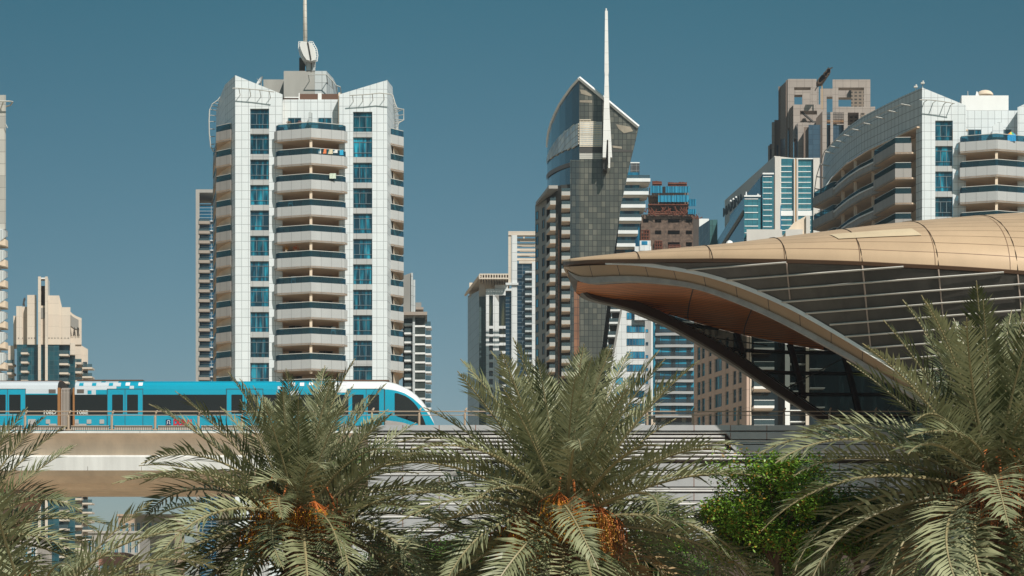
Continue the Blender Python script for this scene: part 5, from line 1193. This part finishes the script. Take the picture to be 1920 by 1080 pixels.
for hf in (-1, 1):
  b = MB(); hoop_strip(b, [(-.02, .35), (-.10, .1), (-.10, -.14), (.13, -.14), (.13, .05)], 0, 2.2, hf); b.build('rim_cap', [mat('white_rim', (.84, .83, .80), .4)], T)
b = MB(); hoop_strip(b, [(.13, .04), (.15, .04), (.66, .30), (.68, .22)], 0); b.build('rim_fascia', [M_fasc], T)
b = MB(); hoop_strip(b, [(.68, .28), (1.0, .32), (1.02, .75)], 0); b.build('rim_lip', [M_lip], T)
b = MB(); hoop_strip(b, [(1.02, .75), (1.0, 1.0), (.42, 1.05), (.3, .35)], 0); b.build('rim_inner', [mat('dark_brown_beam', (.06, .035, .022), .6)], T)
# roof edge and ridge
XT = near_top[0].x
Be = [(1055, 492), (1100, 488), (1150, 486.5), (1200, 486), (1280, 485.5), (1350, 485), (1450, 486), (1500, 487), (1600, 490), (1700, 495), (1800, 500), (1920, 508), (2100, 522)]
Wb = [(1055, 0), (1063, 1.25), (1080, 2.3), (1110, 3.3), (1150, 4.3), (1200, 5.5), (1300, 7.9), (1400, 9.8), (1500, 11.3), (1600, 12.4), (1700, 13.2), (1800, 13.8), (1920, 14.3), (2100, 14.8)]
Ri = [(1055, 488), (1075, 484), (1150, 476), (1250, 466.5), (1350, 457.5), (1450, 446), (1550, 433), (1650, 421), (1750, 411), (1850, 402.5), (1920, 398), (2000, 394), (2200, 388)]
edge = []; 
for k in range(70):
    x = 1055 + (2100 - 1055) * (k / 69) ** 1.25; wv = crm(Wb, x); y = YM - wv; edge.append((X(x, y), wv, Z(crm(Be, x), y)))
def at_edge(xw):
    for (a, wa, za), (c, wc, zc_) in zip(edge, edge[1:]):
        if a <= xw <= c: t = (xw - a) / (c - a); return wa + (wc - wa) * t, za + (zc_ - za) * t
    return edge[-1][1:] if xw > edge[0][0] else edge[0][1:]
def crown(xw, wv, ze):
    """crown height whose near silhouette meets the ridge line of the photo"""
    best = ze + .02
    for _ in range(2):
        lo, hi = ze, ze + 12
        for _ in range(22):
            mid_ = (lo + hi) / 2; ok = True
            m_ = -1e9; target_diff = None
            for q in range(13):
                a = math.pi / 2 * q / 12; y = YM - wv * math.cos(a); z = ze + (mid_ - ze) * math.sin(a)
                px = 960 + xw * F / y; py = HY - (z - HC) * F / y; m_ = max(m_, crm(Ri, min(px, 2199)) - py)
            if m_ > 0: hi = mid_
            else: lo = mid_
        best = (lo + hi) / 2
    return best
st = [e for e in edge if e[0] <= 33.5]; rows = []; rows_in = []; rl = []
acc = 0
for k, (xw, wv, ze) in enumerate(st):
    zc_ = crown(xw, wv, ze) if wv > .3 else ze + .1
    rows.append([(xw, YM - wv * math.cos(a), ze + (zc_ - ze) * math.sin(a)) for a in [math.pi * q / 40 for q in range(41)]])
b = MB(); ul = [[0] for _ in rows]
for i, r_ in enumerate(rows):
    for j in range(1, 41): ul[i].append(ul[i][-1] + math.dist(r_[j], r_[j - 1]))
for i in range(len(rows) - 1):
    for j in range(40):
        b.poly([rows[i][j], rows[i + 1][j], rows[i + 1][j + 1], rows[i][j + 1]], 0, [(rows[i][j][0] - 6.8, ul[i][j]), (rows[i + 1][j][0] - 6.8, ul[i + 1][j]), (rows[i + 1][j + 1][0] - 6.8, ul[i + 1][j + 1]), (rows[i][j + 1][0] - 6.8, ul[i][j + 1])])
me_gold = b.mesh('golden_roof', [M_gold], world_org(T))
o = bpy.data.objects.new('golden_roof', me_gold); C.objects.link(o); o.parent = T
bm = bmesh.new(); bm.from_mesh(me_gold); bmesh.ops.remove_doubles(bm, verts=bm.verts, dist=.001); bmesh.ops.recalc_face_normals(bm, faces=bm.faces)
for f_ in bm.faces: f_.smooth = True
bm.to_mesh(me_gold); bm.free()
# standing seams over the roof and the pale replaced panel
def roofpt(xw, a):
    wv, ze = at_edge(xw); zc_ = crown(xw, wv, ze); return Vector((xw, YM - wv * math.cos(a), ze + (zc_ - ze) * math.sin(a)))
b = MB()
for xs0 in (6.9, 10.5, 14.03, 17.6, 21.2, 24.96, 28.7):
    q = []
    for k in range(12): a = math.pi / 2 * (k / 11) * 1.1; q.append(roofpt(xs0 - .25 * a, a) + Vector((0, -.01, .015)))
    b.tube(q, .026, 4)
b.build('roof_seam', [mat('dark_seam', (.09, .06, .035), .6)], T)
b = MB(); r0 = []
for t in range(9):
    xw = 17.2 - .55 + t * .5; r0.append([roofpt(xw - .3 * u, .42 + .16 * u) + Vector((0, -.03, .03)) for u in (0, .5, 1)])
b.loft(r0); b.build('replaced_panel', [mat('paler_gold', (.66, .52, .34), .4)], T)
# edge shadow gap and soffit
b = MB(); re = [[(xw, YM - wv, ze), (xw, YM - wv + .05, ze - .16), (xw, YM - max(wv - .45, 0), ze - .20)] for xw, wv, ze in st]; b.loft(re)
re = [[(xw, YM + wv, ze), (xw, YM + wv - .05, ze - .16), (xw, YM + max(wv - .45, 0), ze - .20)] for xw, wv, ze in st]; b.loft(re)
b.build('roof_edge_trim', [mat('dark_bronze', (.10, .05, .025), .5)], T)
hoop_low_ = [(v.x, YM - v.y, v.z) for v in near_low]
def at_low(xw):
    for (a, wa, za), (c, wc, zc_) in zip(hoop_low_, hoop_low_[1:]):
        if a <= xw <= c: t = (xw - a) / max(c - a, 1e-6); return wa + (wc - wa) * t, za + (zc_ - za) * t
    return hoop_low_[0][1:] if xw < hoop_low_[0][0] else hoop_low_[-1][1:]
b = MB(); rs = []
for xw, wv, ze in st:
    if xw > 19.8: break
    if xw < near_top[0].x + .75: continue
    wh_, zh_ = at_low(xw); g = min(max((xw - 5.2) / 5.0, 0), 1); g = g * g * (3 - 2 * g)
    wi = max((wh_ - .7) * (1 - g) + (wv - .42) * g, 0); zs_ = (zh_ + .12) * (1 - g) + (ze - .21) * g
    hgt_ = min(.5, wi * .1); rs.append([(xw, YM - wi * math.cos(a), zs_ + hgt_ * math.sin(a)) for a in [math.pi * q / 14 for q in range(15)]])
ul = []
for i in range(len(rs) - 1):
    for j in range(14): b.poly([rs[i][j], rs[i + 1][j], rs[i + 1][j + 1], rs[i][j + 1]], 0, [(rs[i][j][0], rs[i][j][1]), (rs[i + 1][j][0], rs[i + 1][j][1]), (rs[i + 1][j + 1][0], rs[i + 1][j + 1][1]), (rs[i][j + 1][0], rs[i][j + 1][1])])
b.build('soffit', [M_orng], T)
b = MB()
for xs0 in (6.4, 9.9, 13.6): 
    q = []
    for k in range(15):
        a = math.pi * k / 14; xx = xs0 + .9 * (k / 14); wv, ze = at_edge(xx); wi = wv - .42; q.append((xx, YM - wi * math.cos(a), ze - .23 + .5 * math.sin(a)))
    b.tube(q, .03, 4)
b.build('soffit_joint', [M_dark], T)
# interior ceiling beyond the soffit
b = MB(); rs = []
for xw in [19.4 + 1.0 * k for k in range(15)]:
    wv, ze = at_edge(xw); wi = wv - .5; rs.append([(xw, YM - wi * math.cos(a), ze - .15 + 1.6 * math.sin(a)) for a in [math.pi * q / 14 for q in range(15)]])
b.loft(rs); b.build('ceiling', [mat('dark_ceiling', (.10, .06, .04), .8)], T)
# glazed flanks
zdeck = Z(800, 99)
hoop_near = [(v.x, YM - v.y, v.z) for v in near_top]
def at_hoop(xw):
    for (a, wa, za), (c, wc, zc_) in zip(hoop_near, hoop_near[1:]):
        if a <= xw <= c: t = (xw - a) / max(c - a, 1e-6); return wa + (wc - wa) * t, za + (zc_ - za) * t
    return hoop_near[-1][1:]
XM = 33.0
def gentle(xw, k):
    """height of a long glazing bar at xw: bars climb gently and evenly towards the deep end of the hall"""
    z = 18.0
    for _ in range(4): p = flank_pt(xw, z, 1); z = Z(k + 30 - .075 * (960 + xw * F / p.y - 1055), p.y)
    return z
def flank_pt(xw, z, sgn, off=0):
    wv, ze = at_edge(xw); wh, zh = at_hoop(xw)
    wb, zb_ = (10.5, zdeck - 1.0)
    t = min(max((ze - .2 - z) / max(ze - .2 - zb_, .01), 0), 1)
    # widths: at the roof edge wv-.4, bulging slightly, meeting the hoop line at zh
    th = min(max((ze - .2 - zh) / max(ze - .2 - zb_, .01), 0.02), 1)
    w0 = wv - .10
    if t <= th: w_ = w0 + (wh - w0) * t / th 
    else: w_ = wh + (wb - wh) * (t - th) / max(1 - th, .01)
    return Vector((xw, YM - sgn * (w_ + off), z))
def zlow(xw): wh, zh = at_hoop(xw); return max(zh + .02, zdeck - 1.0)
for sgn, mt, nm in ((1, mat('dusty_dark_glass', (.085, .078, .068), .38, spec=.55, amt=.35, scale=1.2, stretch=.6), 'near_glazing'), (-1, see_glass('smoked_glass', (.17, .19, .18), refl=.4, thru=.86, rough=.04), 'far_glazing')):
    b = MB(); rs = []
    for k in range(100):
        xw = near_top[0].x + 2.6 + (XM - near_top[0].x - 2.6) * k / 99; ze = at_edge(xw)[1] - .2; zl_ = min(zlow(xw), ze - .01); rs.append([flank_pt(xw, ze + (zl_ - ze) * j / 24, sgn) for j in range(25)])
    b.loft(rs); b.build('glazing', [mt], T, smooth=True)
    # mullions: long horizontals rising gently to the right, and the leaning frames
    b = MB(); zz_ = 470 if sgn > 0 else zdeck - 14
    while zz_ < (1050 if sgn > 0 else 26):
        q = []
        for k in range(70):
            xw = near_top[0].x + 2.8 + (XM - near_top[0].x - 2.8) * k / 69; z = zz_ + .055 * xw if sgn < 0 else gentle(xw, zz_); ze = at_edge(xw)[1] - .25; zl_ = zlow(xw)
            if zl_ - .05 < z < ze + .12: q.append(flank_pt(xw, z, sgn, .12 if sgn > 0 else .05))
            elif len(q) > 2: b.tube(q, .05 if sgn > 0 else .12, 4); q = []
            else: q = []
        if len(q) > 2: b.tube(q, .05 if sgn > 0 else .12, 4)
        zz_ += 24.5 if sgn > 0 else 1.45
    b.build('mullion', [mat('pale_mullion', (.58, .55, .50), .4) if sgn > 0 else mat('brown_beam', (.035, .022, .016), .6)], T)
    b = MB()
    for xs0 in (6.9, 10.5, 14.03, 17.6, 21.2, 24.96, 28.7):
        q = []; ze = at_edge(xs0)[1] - .2; z = ze
        while z > zdeck - 1.2:
            xw = xs0 + (ze - z) * (.22 if sgn > 0 else .14)
            if z < zlow(xw): break
            q.append(flank_pt(xw, z, sgn, .06)); z -= .4
        if len(q) > 2: b.tube(q, .04 if sgn > 0 else .24, 4 if sgn > 0 else 6)
    b.build('frame', [mat('pink_frame', (.46, .36, .30), .5) if sgn > 0 else mat('brown_frame', (.04, .025, .018), .6)], T)
b = MB()
for xs0 in (11, 16, 21, 26):
    b.tube([flank_pt(xs0, at_edge(xs0)[1] - .6, -1, -.2), flank_pt(max(xs0 - 4, 9), max(zlow(max(xs0 - 4, 9)), at_edge(xs0)[1] - 5.5), -1, -.2)], .035, 4)
b.build('tie_rod', [M_dark], T)
# inside: platform floor and dark mezzanine
b = MB(); b.box(X(1545, 105), 33, 105.1, 106, zdeck - 3.6, zdeck - .9, 0); b.box(X(1545, 104), 33, 113.2, 118, zdeck - 3.6, zdeck - .9, 0); b.box(23, 33, 100, 101, zdeck - 1, zdeck + 2.2, 0); b.box(30, 33, 99.5, 118.5, zdeck - 1, zdeck + 7, 0); b.build('platform', [mat('platform_dark', (.09, .08, .07), .7)], T)

# louvred podium screen
T2 = thing('podium_screen', 'grey station podium screen of stacked horizontal louvres behind the palms', 'louvre screen', (X(1200, 104), 104, 0))
YP = 104.4; M_fp = grid('podium_panel', (.42, .42, .42), (.38, .38, .385), (.22, .12, .09), 1.98, 40, .05, rough=.45, amt=.15)
M_lo = mat('louvre_metal', (.62, .60, .58), .35, amt=.15, scale=1.5); M_lob = mat('louvre_back', (.07, .045, .035), .8)
b = MB(); b.r(690, 1760, 797, 807, YP, .5, 0)
for (t, d, a) in ((869, 881, 690), (893, 912, 690), (925, 938, 690), (948, 962, 690), (973, 988, 690), (1000, 1014, 690)): b.r(a, 2100, t, d, YP + .05, .4, 0)
for t, d, a, a2 in ((811, 823, 1361, 1366), (834, 845, 1368, 1373)): b.ext(px_([(a, t), (1700, t), (1700, d), (a2 + 6, d)], YP), YP + .03, YP + .4, 0)
b.build('panel', [M_fp], T2)
b = MB(); b.r(690, 2100, 806.5, 1264, YP + .5, .4, 0); b.build('backing', [M_lob], T2)
def louvre(py, a, c, th=.045): b.tube([P(a, py, YP + .16), P(c, py, YP + .16)], th, 6)
b = MB()
for k in range(8):
    y = 811.5 + 7.0 * k; c = 1359 if 1 <= k <= 4 else 2100
    louvre(y, 690, c if k else 2100, .062)
for y in (827, 831, 848.5, 853.5): louvre(y, 1368, 2100, .05)
for y in (885, 889.5, 916, 920.5, 941.5, 945, 966, 969.5, 991, 995.5): louvre(y, 690, 2100, .06)
b.build('louvre', [M_lo], T2)
t = thing('security_camera', 'small white dome camera on the golden roof edge', 'camera', roofpt(13.3, 1.2))
b = MB(); c = roofpt(12.0, 1.25); b.tube([c, c + Vector((0, 0, .2))], .22, 10); b.tube([c + Vector((0, 0, .2)), c + Vector((0, 0, .34)), c + Vector((0, 0, .4))], [.22, .15, .04], 10); b.build('dome', [M_white], t)
t['label'] = 'small white dome fitting on the golden roof edge in front of the unfinished tower'

# ================================================================== date palms
def leaf_mat(name, c_lo, c_hi):
    m, n, b = node_mat(name); set_in(b, rough=.42, spec=.45)
    uv = n.nodes.new('ShaderNodeTexCoord'); nz = n.nodes.new('ShaderNodeTexNoise'); nz.inputs['Scale'].default_value = 2.3; nz.inputs['Detail'].default_value = 6
    oi = n.nodes.new('ShaderNodeObjectInfo'); ad = n.nodes.new('ShaderNodeMath'); ad.operation = 'MULTIPLY_ADD'; ad.inputs[1].default_value = .35; ad.inputs[2].default_value = -.17
    a2 = n.nodes.new('ShaderNodeMath'); a2.operation = 'ADD'; cr = n.nodes.new('ShaderNodeValToRGB')
    cr.color_ramp.elements[0].position = .3; cr.color_ramp.elements[0].color = (*c_lo, 1); cr.color_ramp.elements[1].position = .7; cr.color_ramp.elements[1].color = (*c_hi, 1)
    L = n.links.new; L(uv.outputs['Object'], nz.inputs['Vector']); L(oi.outputs['Random'], ad.inputs[0]); L(ad.outputs[0], a2.inputs[0]); L(nz.outputs[0], a2.inputs[1]); L(a2.outputs[0], cr.inputs[0]); L(cr.outputs[0], b.inputs['Base Color'])
    tr = n.nodes.new('ShaderNodeBsdfTranslucent'); L(cr.outputs[0], tr.inputs[0]); mx = n.nodes.new('ShaderNodeMixShader'); mx.inputs[0].default_value = .13
    o = n.nodes['Material Output']; L(b.outputs[0], mx.inputs[1]); L(tr.outputs[0], mx.inputs[2]); L(mx.outputs[0], o.inputs[0]); return m
M_frond = leaf_mat('palm_leaflet', (.075, .09, .032), (.36, .365, .21))
M_rachis = mat('palm_rib', (.30, .25, .13), .5, amt=.3, scale=3)
M_bark = mat('palm_bark', (.17, .085, .045), .95, amt=.7, scale=4, stretch=2)
M_stalk = mat('orange_stalk', (.50, .14, .025), .7, amt=.4, scale=6)
M_date = mat('yellow_date', (.75, .38, .03), .5, amt=.5, scale=9, stretch=1)
M_dry = mat('dry_fibre', (.42, .20, .10), .9, amt=.4, scale=6)

def frond_mesh(L, droop, rng, wid=1.0, name='frond', pairs=52, curl=0.0):
    """a date-palm leaf growing along +X from the origin, bending down by droop radians over its length"""
    b = MB(); n = 26; pts = []; p = Vector((0, 0, 0)); a = 0.0; side = 0.0
    for i in range(n + 1):
        t = i / n; pts.append(p.copy()); a = -droop * (t ** 1.6); side = curl * t * t
        p = p + Vector((math.cos(a) * math.cos(side), math.sin(side) * .6, math.sin(a))) * (L / n)
    b.tube(pts, [.035 * (1 - .82 * i / n) + .004 for i in range(n + 1)], 5, 1)
    for k in range(pairs):
        t = .11 + .885 * (k / (pairs - 1)) ** .92; f = t * n; i = min(int(f), n - 1); q = pts[i].lerp(pts[i + 1], f - i); d = (pts[i + 1] - pts[i]).normalized()
        sd = d.cross(Vector((0, 0, 1))).normalized(); up = sd.cross(d)
        ll = L * .17 * wid * (math.sin(math.pi * min(t * .9 + .12, 1)) ** .55) * (1 if t < .8 else 1 - (t - .8) * 1.1)
        if t < .22: ll *= .55 + 2 * (t - .11)
        for s_ in (-1, 1):
            fw = .42 + .62 * t + rng.uniform(-.12, .12); lift = rng.choice((.18, .42, .62)) + rng.uniform(-.1, .1) - .15 * t
            dr = (sd * s_ * math.cos(lift) + up * math.sin(lift)); dr = (dr + d * fw).normalized(); l2 = ll * rng.uniform(.82, 1.1)
            wv = d.cross(dr).normalized().cross(dr).normalized() * (.021 + .009 * (1 - t))
            m1 = q + dr * l2 * .45; tip = q + dr * l2 + Vector((0, 0, -1)) * l2 * rng.uniform(.04, .20) + d * l2 * .05
            i0 = len(b.v); b.v += [tuple(q - wv * .45), tuple(q + wv * .45), tuple(m1 + wv), tuple(m1 - wv), tuple(tip)]
            b.f += [(i0, i0 + 1, i0 + 2, i0 + 3), (i0 + 3, i0 + 2, i0 + 4)]; b.m += [0, 0]
    me = bpy.data.meshes.new(name); me.from_pydata(b.v, [], b.f); me.materials.append(M_frond); me.materials.append(M_rachis)
    for pl_, mi in zip(me.polygons, b.m): pl_.material_index = mi
    return me
frng = random.Random(11)
M_fdry = leaf_mat('dry_leaflet', (.22, .13, .06), (.42, .29, .15))
FR = {}
for kind, (dr_, cnt) in {'up': (.35, 3), 'mid': (.95, 5), 'out': (1.25, 5), 'low': (1.0, 4), 'dry': (1.3, 3)}.items():
    FR[kind] = [frond_mesh(3.9, dr_ * frng.uniform(.8, 1.25), frng, frng.uniform(.9, 1.15), curl=frng.uniform(-.7, .7) if kind != 'up' else frng.uniform(-.25, .25)) for _ in range(cnt)]
for m_ in FR['dry']: m_.materials[0] = M_fdry
def bunch_mesh(rng, col_n=1):
    """hanging date bunch: an arching stalk, thin strands and fruit"""
    b = MB(); st = [Vector((0, 0, 0)), Vector((.35, 0, .28)), Vector((.62, 0, .22)), Vector((.78, 0, -.05))]; b.tube(st, [.03, .028, .022, .018], 5, 0); o = st[-1]
    for k in range(46):
        v = Vector((rng.gauss(0, .16), rng.gauss(0, .16), -rng.uniform(.35, .85))); e = o + v; b.tube([o, o + v * .5 + Vector((v.x * .4, v.y * .4, .05)), e], .006, 3, 0)
        for j in range(9):
            t = .35 + .65 * j / 8; c = o + v * t + Vector((v.x * .3 * (1 - t), v.y * .3 * (1 - t), 0)) + Vector((rng.uniform(-.025, .025), rng.uniform(-.025, .025), 0)); r_ = .016; i0 = len(b.v)
            b.v += [tuple(c + Vector(q) * r_) for q in ((1, 0, 0), (-1, 0, 0), (0, 1, 0), (0, -1, 0), (0, 0, 1.5), (0, 0, -1.5))]
            for f in ((0, 2, 4), (2, 1, 4), (1, 3, 4), (3, 0, 4), (2, 0, 5), (1, 2, 5), (3, 1, 5), (0, 3, 5)): b.f.append(tuple(i0 + q for q in f)); b.m.append(1)
    return b
BN = [bunch_mesh(frng).mesh('date_bunch', [M_stalk, M_date]) for _ in range(2)]
BD = [bunch_mesh(frng).mesh('dry_bunch', [M_stalk, M_dry]) for _ in range(2)]
def palm(px, py, Y, label, n=58, sc=1.0, seed=1, bunches=6, dry=3, lean=0.0, grp='date palms in front of the viaduct', u0=0.0, low=1.0, skip=.42):
    rng = random.Random(seed); c = P(px, py, Y); T = thing('date_palm', label, 'palm tree', (c.x, c.y, 0), grp)
    # trunk with leaf bases
    b = MB(); h = c.z - .15; n_ = 26
    b.tube([(c.x + lean * (1 - i / n_), c.y, h * i / n_) for i in range(n_ + 1)], [.30 + .03 * (i % 2) + .12 * max(0, i / n_ - .75) * 4 * .5 for i in range(n_ + 1)], 12, 0)
    z = .3
    while z < h:
        for k in range(7):
            a = 2 * math.pi * k / 7 + z * 2.4; u = Vector((math.cos(a), math.sin(a), 0)); o = Vector((c.x + lean * (1 - z / h), c.y, z)) + u * .28; b.tube([o, o + u * .16 + Vector((0, 0, .18))], [.09, .035], 4, 0)
        z += .2
    b.build('trunk', [M_bark], T)
    b = MB()          # crown shaft of orange leaf bases
    for k in range(70):
        a = rng.uniform(0, 6.28); el = rng.uniform(.2, 1.45); u = Vector((math.cos(a) * math.cos(el), math.sin(a) * math.cos(el), math.sin(el))); o = c + Vector((math.cos(a) * .18, math.sin(a) * .18, -.25)); b.tube([o, o + u * rng.uniform(.4, .85)], [.06, .025], 4, rng.choice((0, 0, 1)))
    b.build('leaf_base', [M_stalk, M_bark], T)
    for k in range(n):
        u = u0 + (1 - u0) * (k + .5) / n; el = R(86) - u ** 1.05 * R(86 + 38 * low); az = k * 2.39996 + rng.uniform(-.25, .25)
        if u > .62 and math.sin(az) < -.45 and rng.random() < skip: continue
        kind = 'up' if u < .34 else 'mid' if u < .6 else 'out' if u < .84 else 'low' if rng.random() < .62 else 'dry'
        o = bpy.data.objects.new('frond', rng.choice(FR[kind])); C.objects.link(o); o.parent = T
        s_ = sc * rng.uniform(.84, 1.08) * (.94 + .22 * min(max((u - .22) / .3, 0), 1))
        o.matrix_local = Matrix.Translation(Vector((math.cos(az) * .12, math.sin(az) * .12, c.z - .1 * u))) @ Matrix.Rotation(az, 4, 'Z') @ Matrix.Rotation(-el, 4, 'Y') @ Matrix.Rotation(rng.uniform(-.5, .5), 4, 'X') @ Matrix.Diagonal((s_, s_, s_, 1))
    for k in range(bunches + dry):
        az = -math.pi / 2 + (k - (bunches + dry - 1) / 2) * .42 + rng.uniform(-.2, .2); o = bpy.data.objects.new('date_bunch' if k < bunches else 'dry_bunch', rng.choice(BN if k < bunches else BD)); C.objects.link(o); o.parent = T
        s_ = rng.uniform(.85, 1.3) * sc; o.matrix_local = Matrix.Translation(Vector((0, 0, c.z + rng.uniform(.0, .85)))) @ Matrix.Rotation(az, 4, 'Z') @ Matrix.Diagonal((s_, s_, s_, 1))
    return T
palm(562, 975, 48, 'date palm with yellow and orange fruit in front of the train', 90, 1.1, 41, 6, 3)
palm(1062, 975, 46, 'date palm with the biggest yellow fruit bunches, left of the station arch', 95, 1.2, 5, 9, 3)
palm(1862, 920, 42, 'largest date palm, with rusty stalks, before the dark glazed station flank', 100, 1.2, 8, 6, 14, skip=.3)
palm(-88, 1015, 46, 'date palm reaching in from the left edge below the train', 64, 1.02, 13, 3, 2)
palm(60, 1165, 42, 'low date palm in the bottom left corner under the viaduct', 46, 1.05, 17, 2, 3, low=.6, u0=.30)
palm(1620, 1190, 50, 'low dark date palm at the bottom, left of the largest palm', 46, 1.05, 29, 1, 5, low=.6, u0=.34)

palm(800, 1150, 50, 'low date palm filling the gap between the two middle crowns', 40, 1.0, 19, 1, 3, low=.5, u0=.42)
palm(1310, 1160, 50, 'low date palm just right of the middle crown', 40, 1.0, 23, 1, 3, low=.5, u0=.45)
palm(345, 1200, 50, 'low date palm between the left corner palm and the palm before the train', 40, 1.0, 37, 1, 2, low=.5, u0=.42)

# ================================================================== leafy trees and shrubs behind the palms
def leafy(px, py, Y, rad, label, seed, cols, leaves=9000, nm='leafy_tree'):
    rng = random.Random(seed); c = P(px, py, Y); T = thing(nm, label, 'tree', (c.x, c.y, 0), None)
    b = MB(); b.tube([(c.x, c.y, 0), (c.x + .1, c.y, c.z * .5), (c.x, c.y, c.z - .2)], [.14, .11, .07], 8)
    cl_ = []
    for k in range(46):
        d = Vector((rng.gauss(0, 1), rng.gauss(0, .8), rng.gauss(-.1, .95))); d = d.normalized() * rad * rng.uniform(.35, 1.0); d.z *= .85; cl_.append((c + d, rng.uniform(.25, .5) * rad)); b.tube([(c.x, c.y, c.z - .9 * rad), tuple(c + d * .5 + Vector((0, 0, -.2 * rad))), tuple(c + d)], [.045, .025, .008], 5)
    b.build('trunk', [mat('bark_brown', (.13, .075, .045), .9, amt=.4, scale=5)], T)
    v, f, mi = [], [], []
    for k in range(leaves):
        o, r_ = rng.choice(cl_); d = Vector((rng.gauss(0, 1), rng.gauss(0, 1), rng.gauss(0, .7))); d = d.normalized() * r_ * rng.random() ** .45; q = o + d
        a = Vector((rng.gauss(0, 1), rng.gauss(0, 1), rng.gauss(-.1, .5))).normalized(); e = a.cross(Vector((rng.gauss(0, .5), rng.gauss(0, .5), 1))).normalized(); l_, w_ = rng.uniform(.07, .12), .024; i0 = len(v)
        v += [tuple(q), tuple(q + a * l_ * .5 + e * w_), tuple(q + a * l_), tuple(q + a * l_ * .5 - e * w_)]; f.append((i0, i0 + 1, i0 + 2, i0 + 3)); mi.append(0 if rng.random() > .16 else 1)
    me = bpy.data.meshes.new('crown'); me.from_pydata([(x - c.x, y - c.y, z) for x, y, z in v], [], f)
    for m in cols: me.materials.append(m)
    for p_, m_ in zip(me.polygons, mi): p_.material_index = m_
    o = bpy.data.objects.new('crown', me); C.objects.link(o); o.parent = T; return T
g1 = [leaf_mat('bright_leaf', (.075, .17, .018), (.20, .35, .04)), leaf_mat('rusty_leaf', (.25, .16, .03), (.38, .22, .04))]
g2 = [leaf_mat('dark_leaf', (.05, .10, .02), (.10, .19, .03)), leaf_mat('mid_leaf', (.09, .15, .02), (.15, .24, .03))]
leafy(1455, 955, 45, 1.5, 'bright green leafy tree with rusty new leaves before the louvred podium', 4, g1, 46000)
leafy(1605, 985, 44.5, 1.0, 'small green leafy tree between the big bright tree and the largest palm', 6, g1, 16000)
leafy(1500, 1075, 50, 1.3, 'low dark green tree under the bright leafy tree', 9, g2, 9000)
leafy(1240, 1000, 54, 1.1, 'small green tree glimpsed through the fronds right of the middle palm', 12, g1, 6000)
leafy(650, 870, 60, .75, 'small dark green treetop hidden behind the fronds in front of the train', 15, g2, 3500)
leafy(960, 1060, 55, 1.2, 'dark green tree low behind the two middle palms', 18, g2, 7000)
leafy(1700, 1010, 54, 1.2, 'dark green tree low behind the largest palm', 21, g2, 7000)
leafy(840, 1075, 53, 1.5, 'dark green shrub low between the palm before the train and the middle palm', 31, g2, 12000, 'leafy_shrub')
leafy(1240, 1080, 54, 1.4, 'dark green shrub low to the right of the middle palm', 33, g2, 12000, 'leafy_shrub')
leafy(700, 1090, 54, 1.2, 'dark green shrub low to the right of the palm before the train', 35, g2, 9000, 'leafy_shrub')

# ================================================================== desert air
hb = MB(); hb.box(-1600, 1600, -320, 1250, -1, 160)
hm = bpy.data.materials.new('haze_air'); hm.use_nodes = True; hn = hm.node_tree; hn.nodes.clear(); ho = hn.nodes.new('ShaderNodeOutputMaterial'); hv = hn.nodes.new('ShaderNodeVolumePrincipled')
hv.inputs['Color'].default_value = (.86, .90, .95, 1); hv.inputs['Density'].default_value = .00018; hv.inputs['Anisotropy'].default_value = .2
hn.links.new(hv.outputs[0], ho.inputs['Volume']); hz_ = hb.build('haze', [hm]); tag(hz_, None, None, kind='stuff')
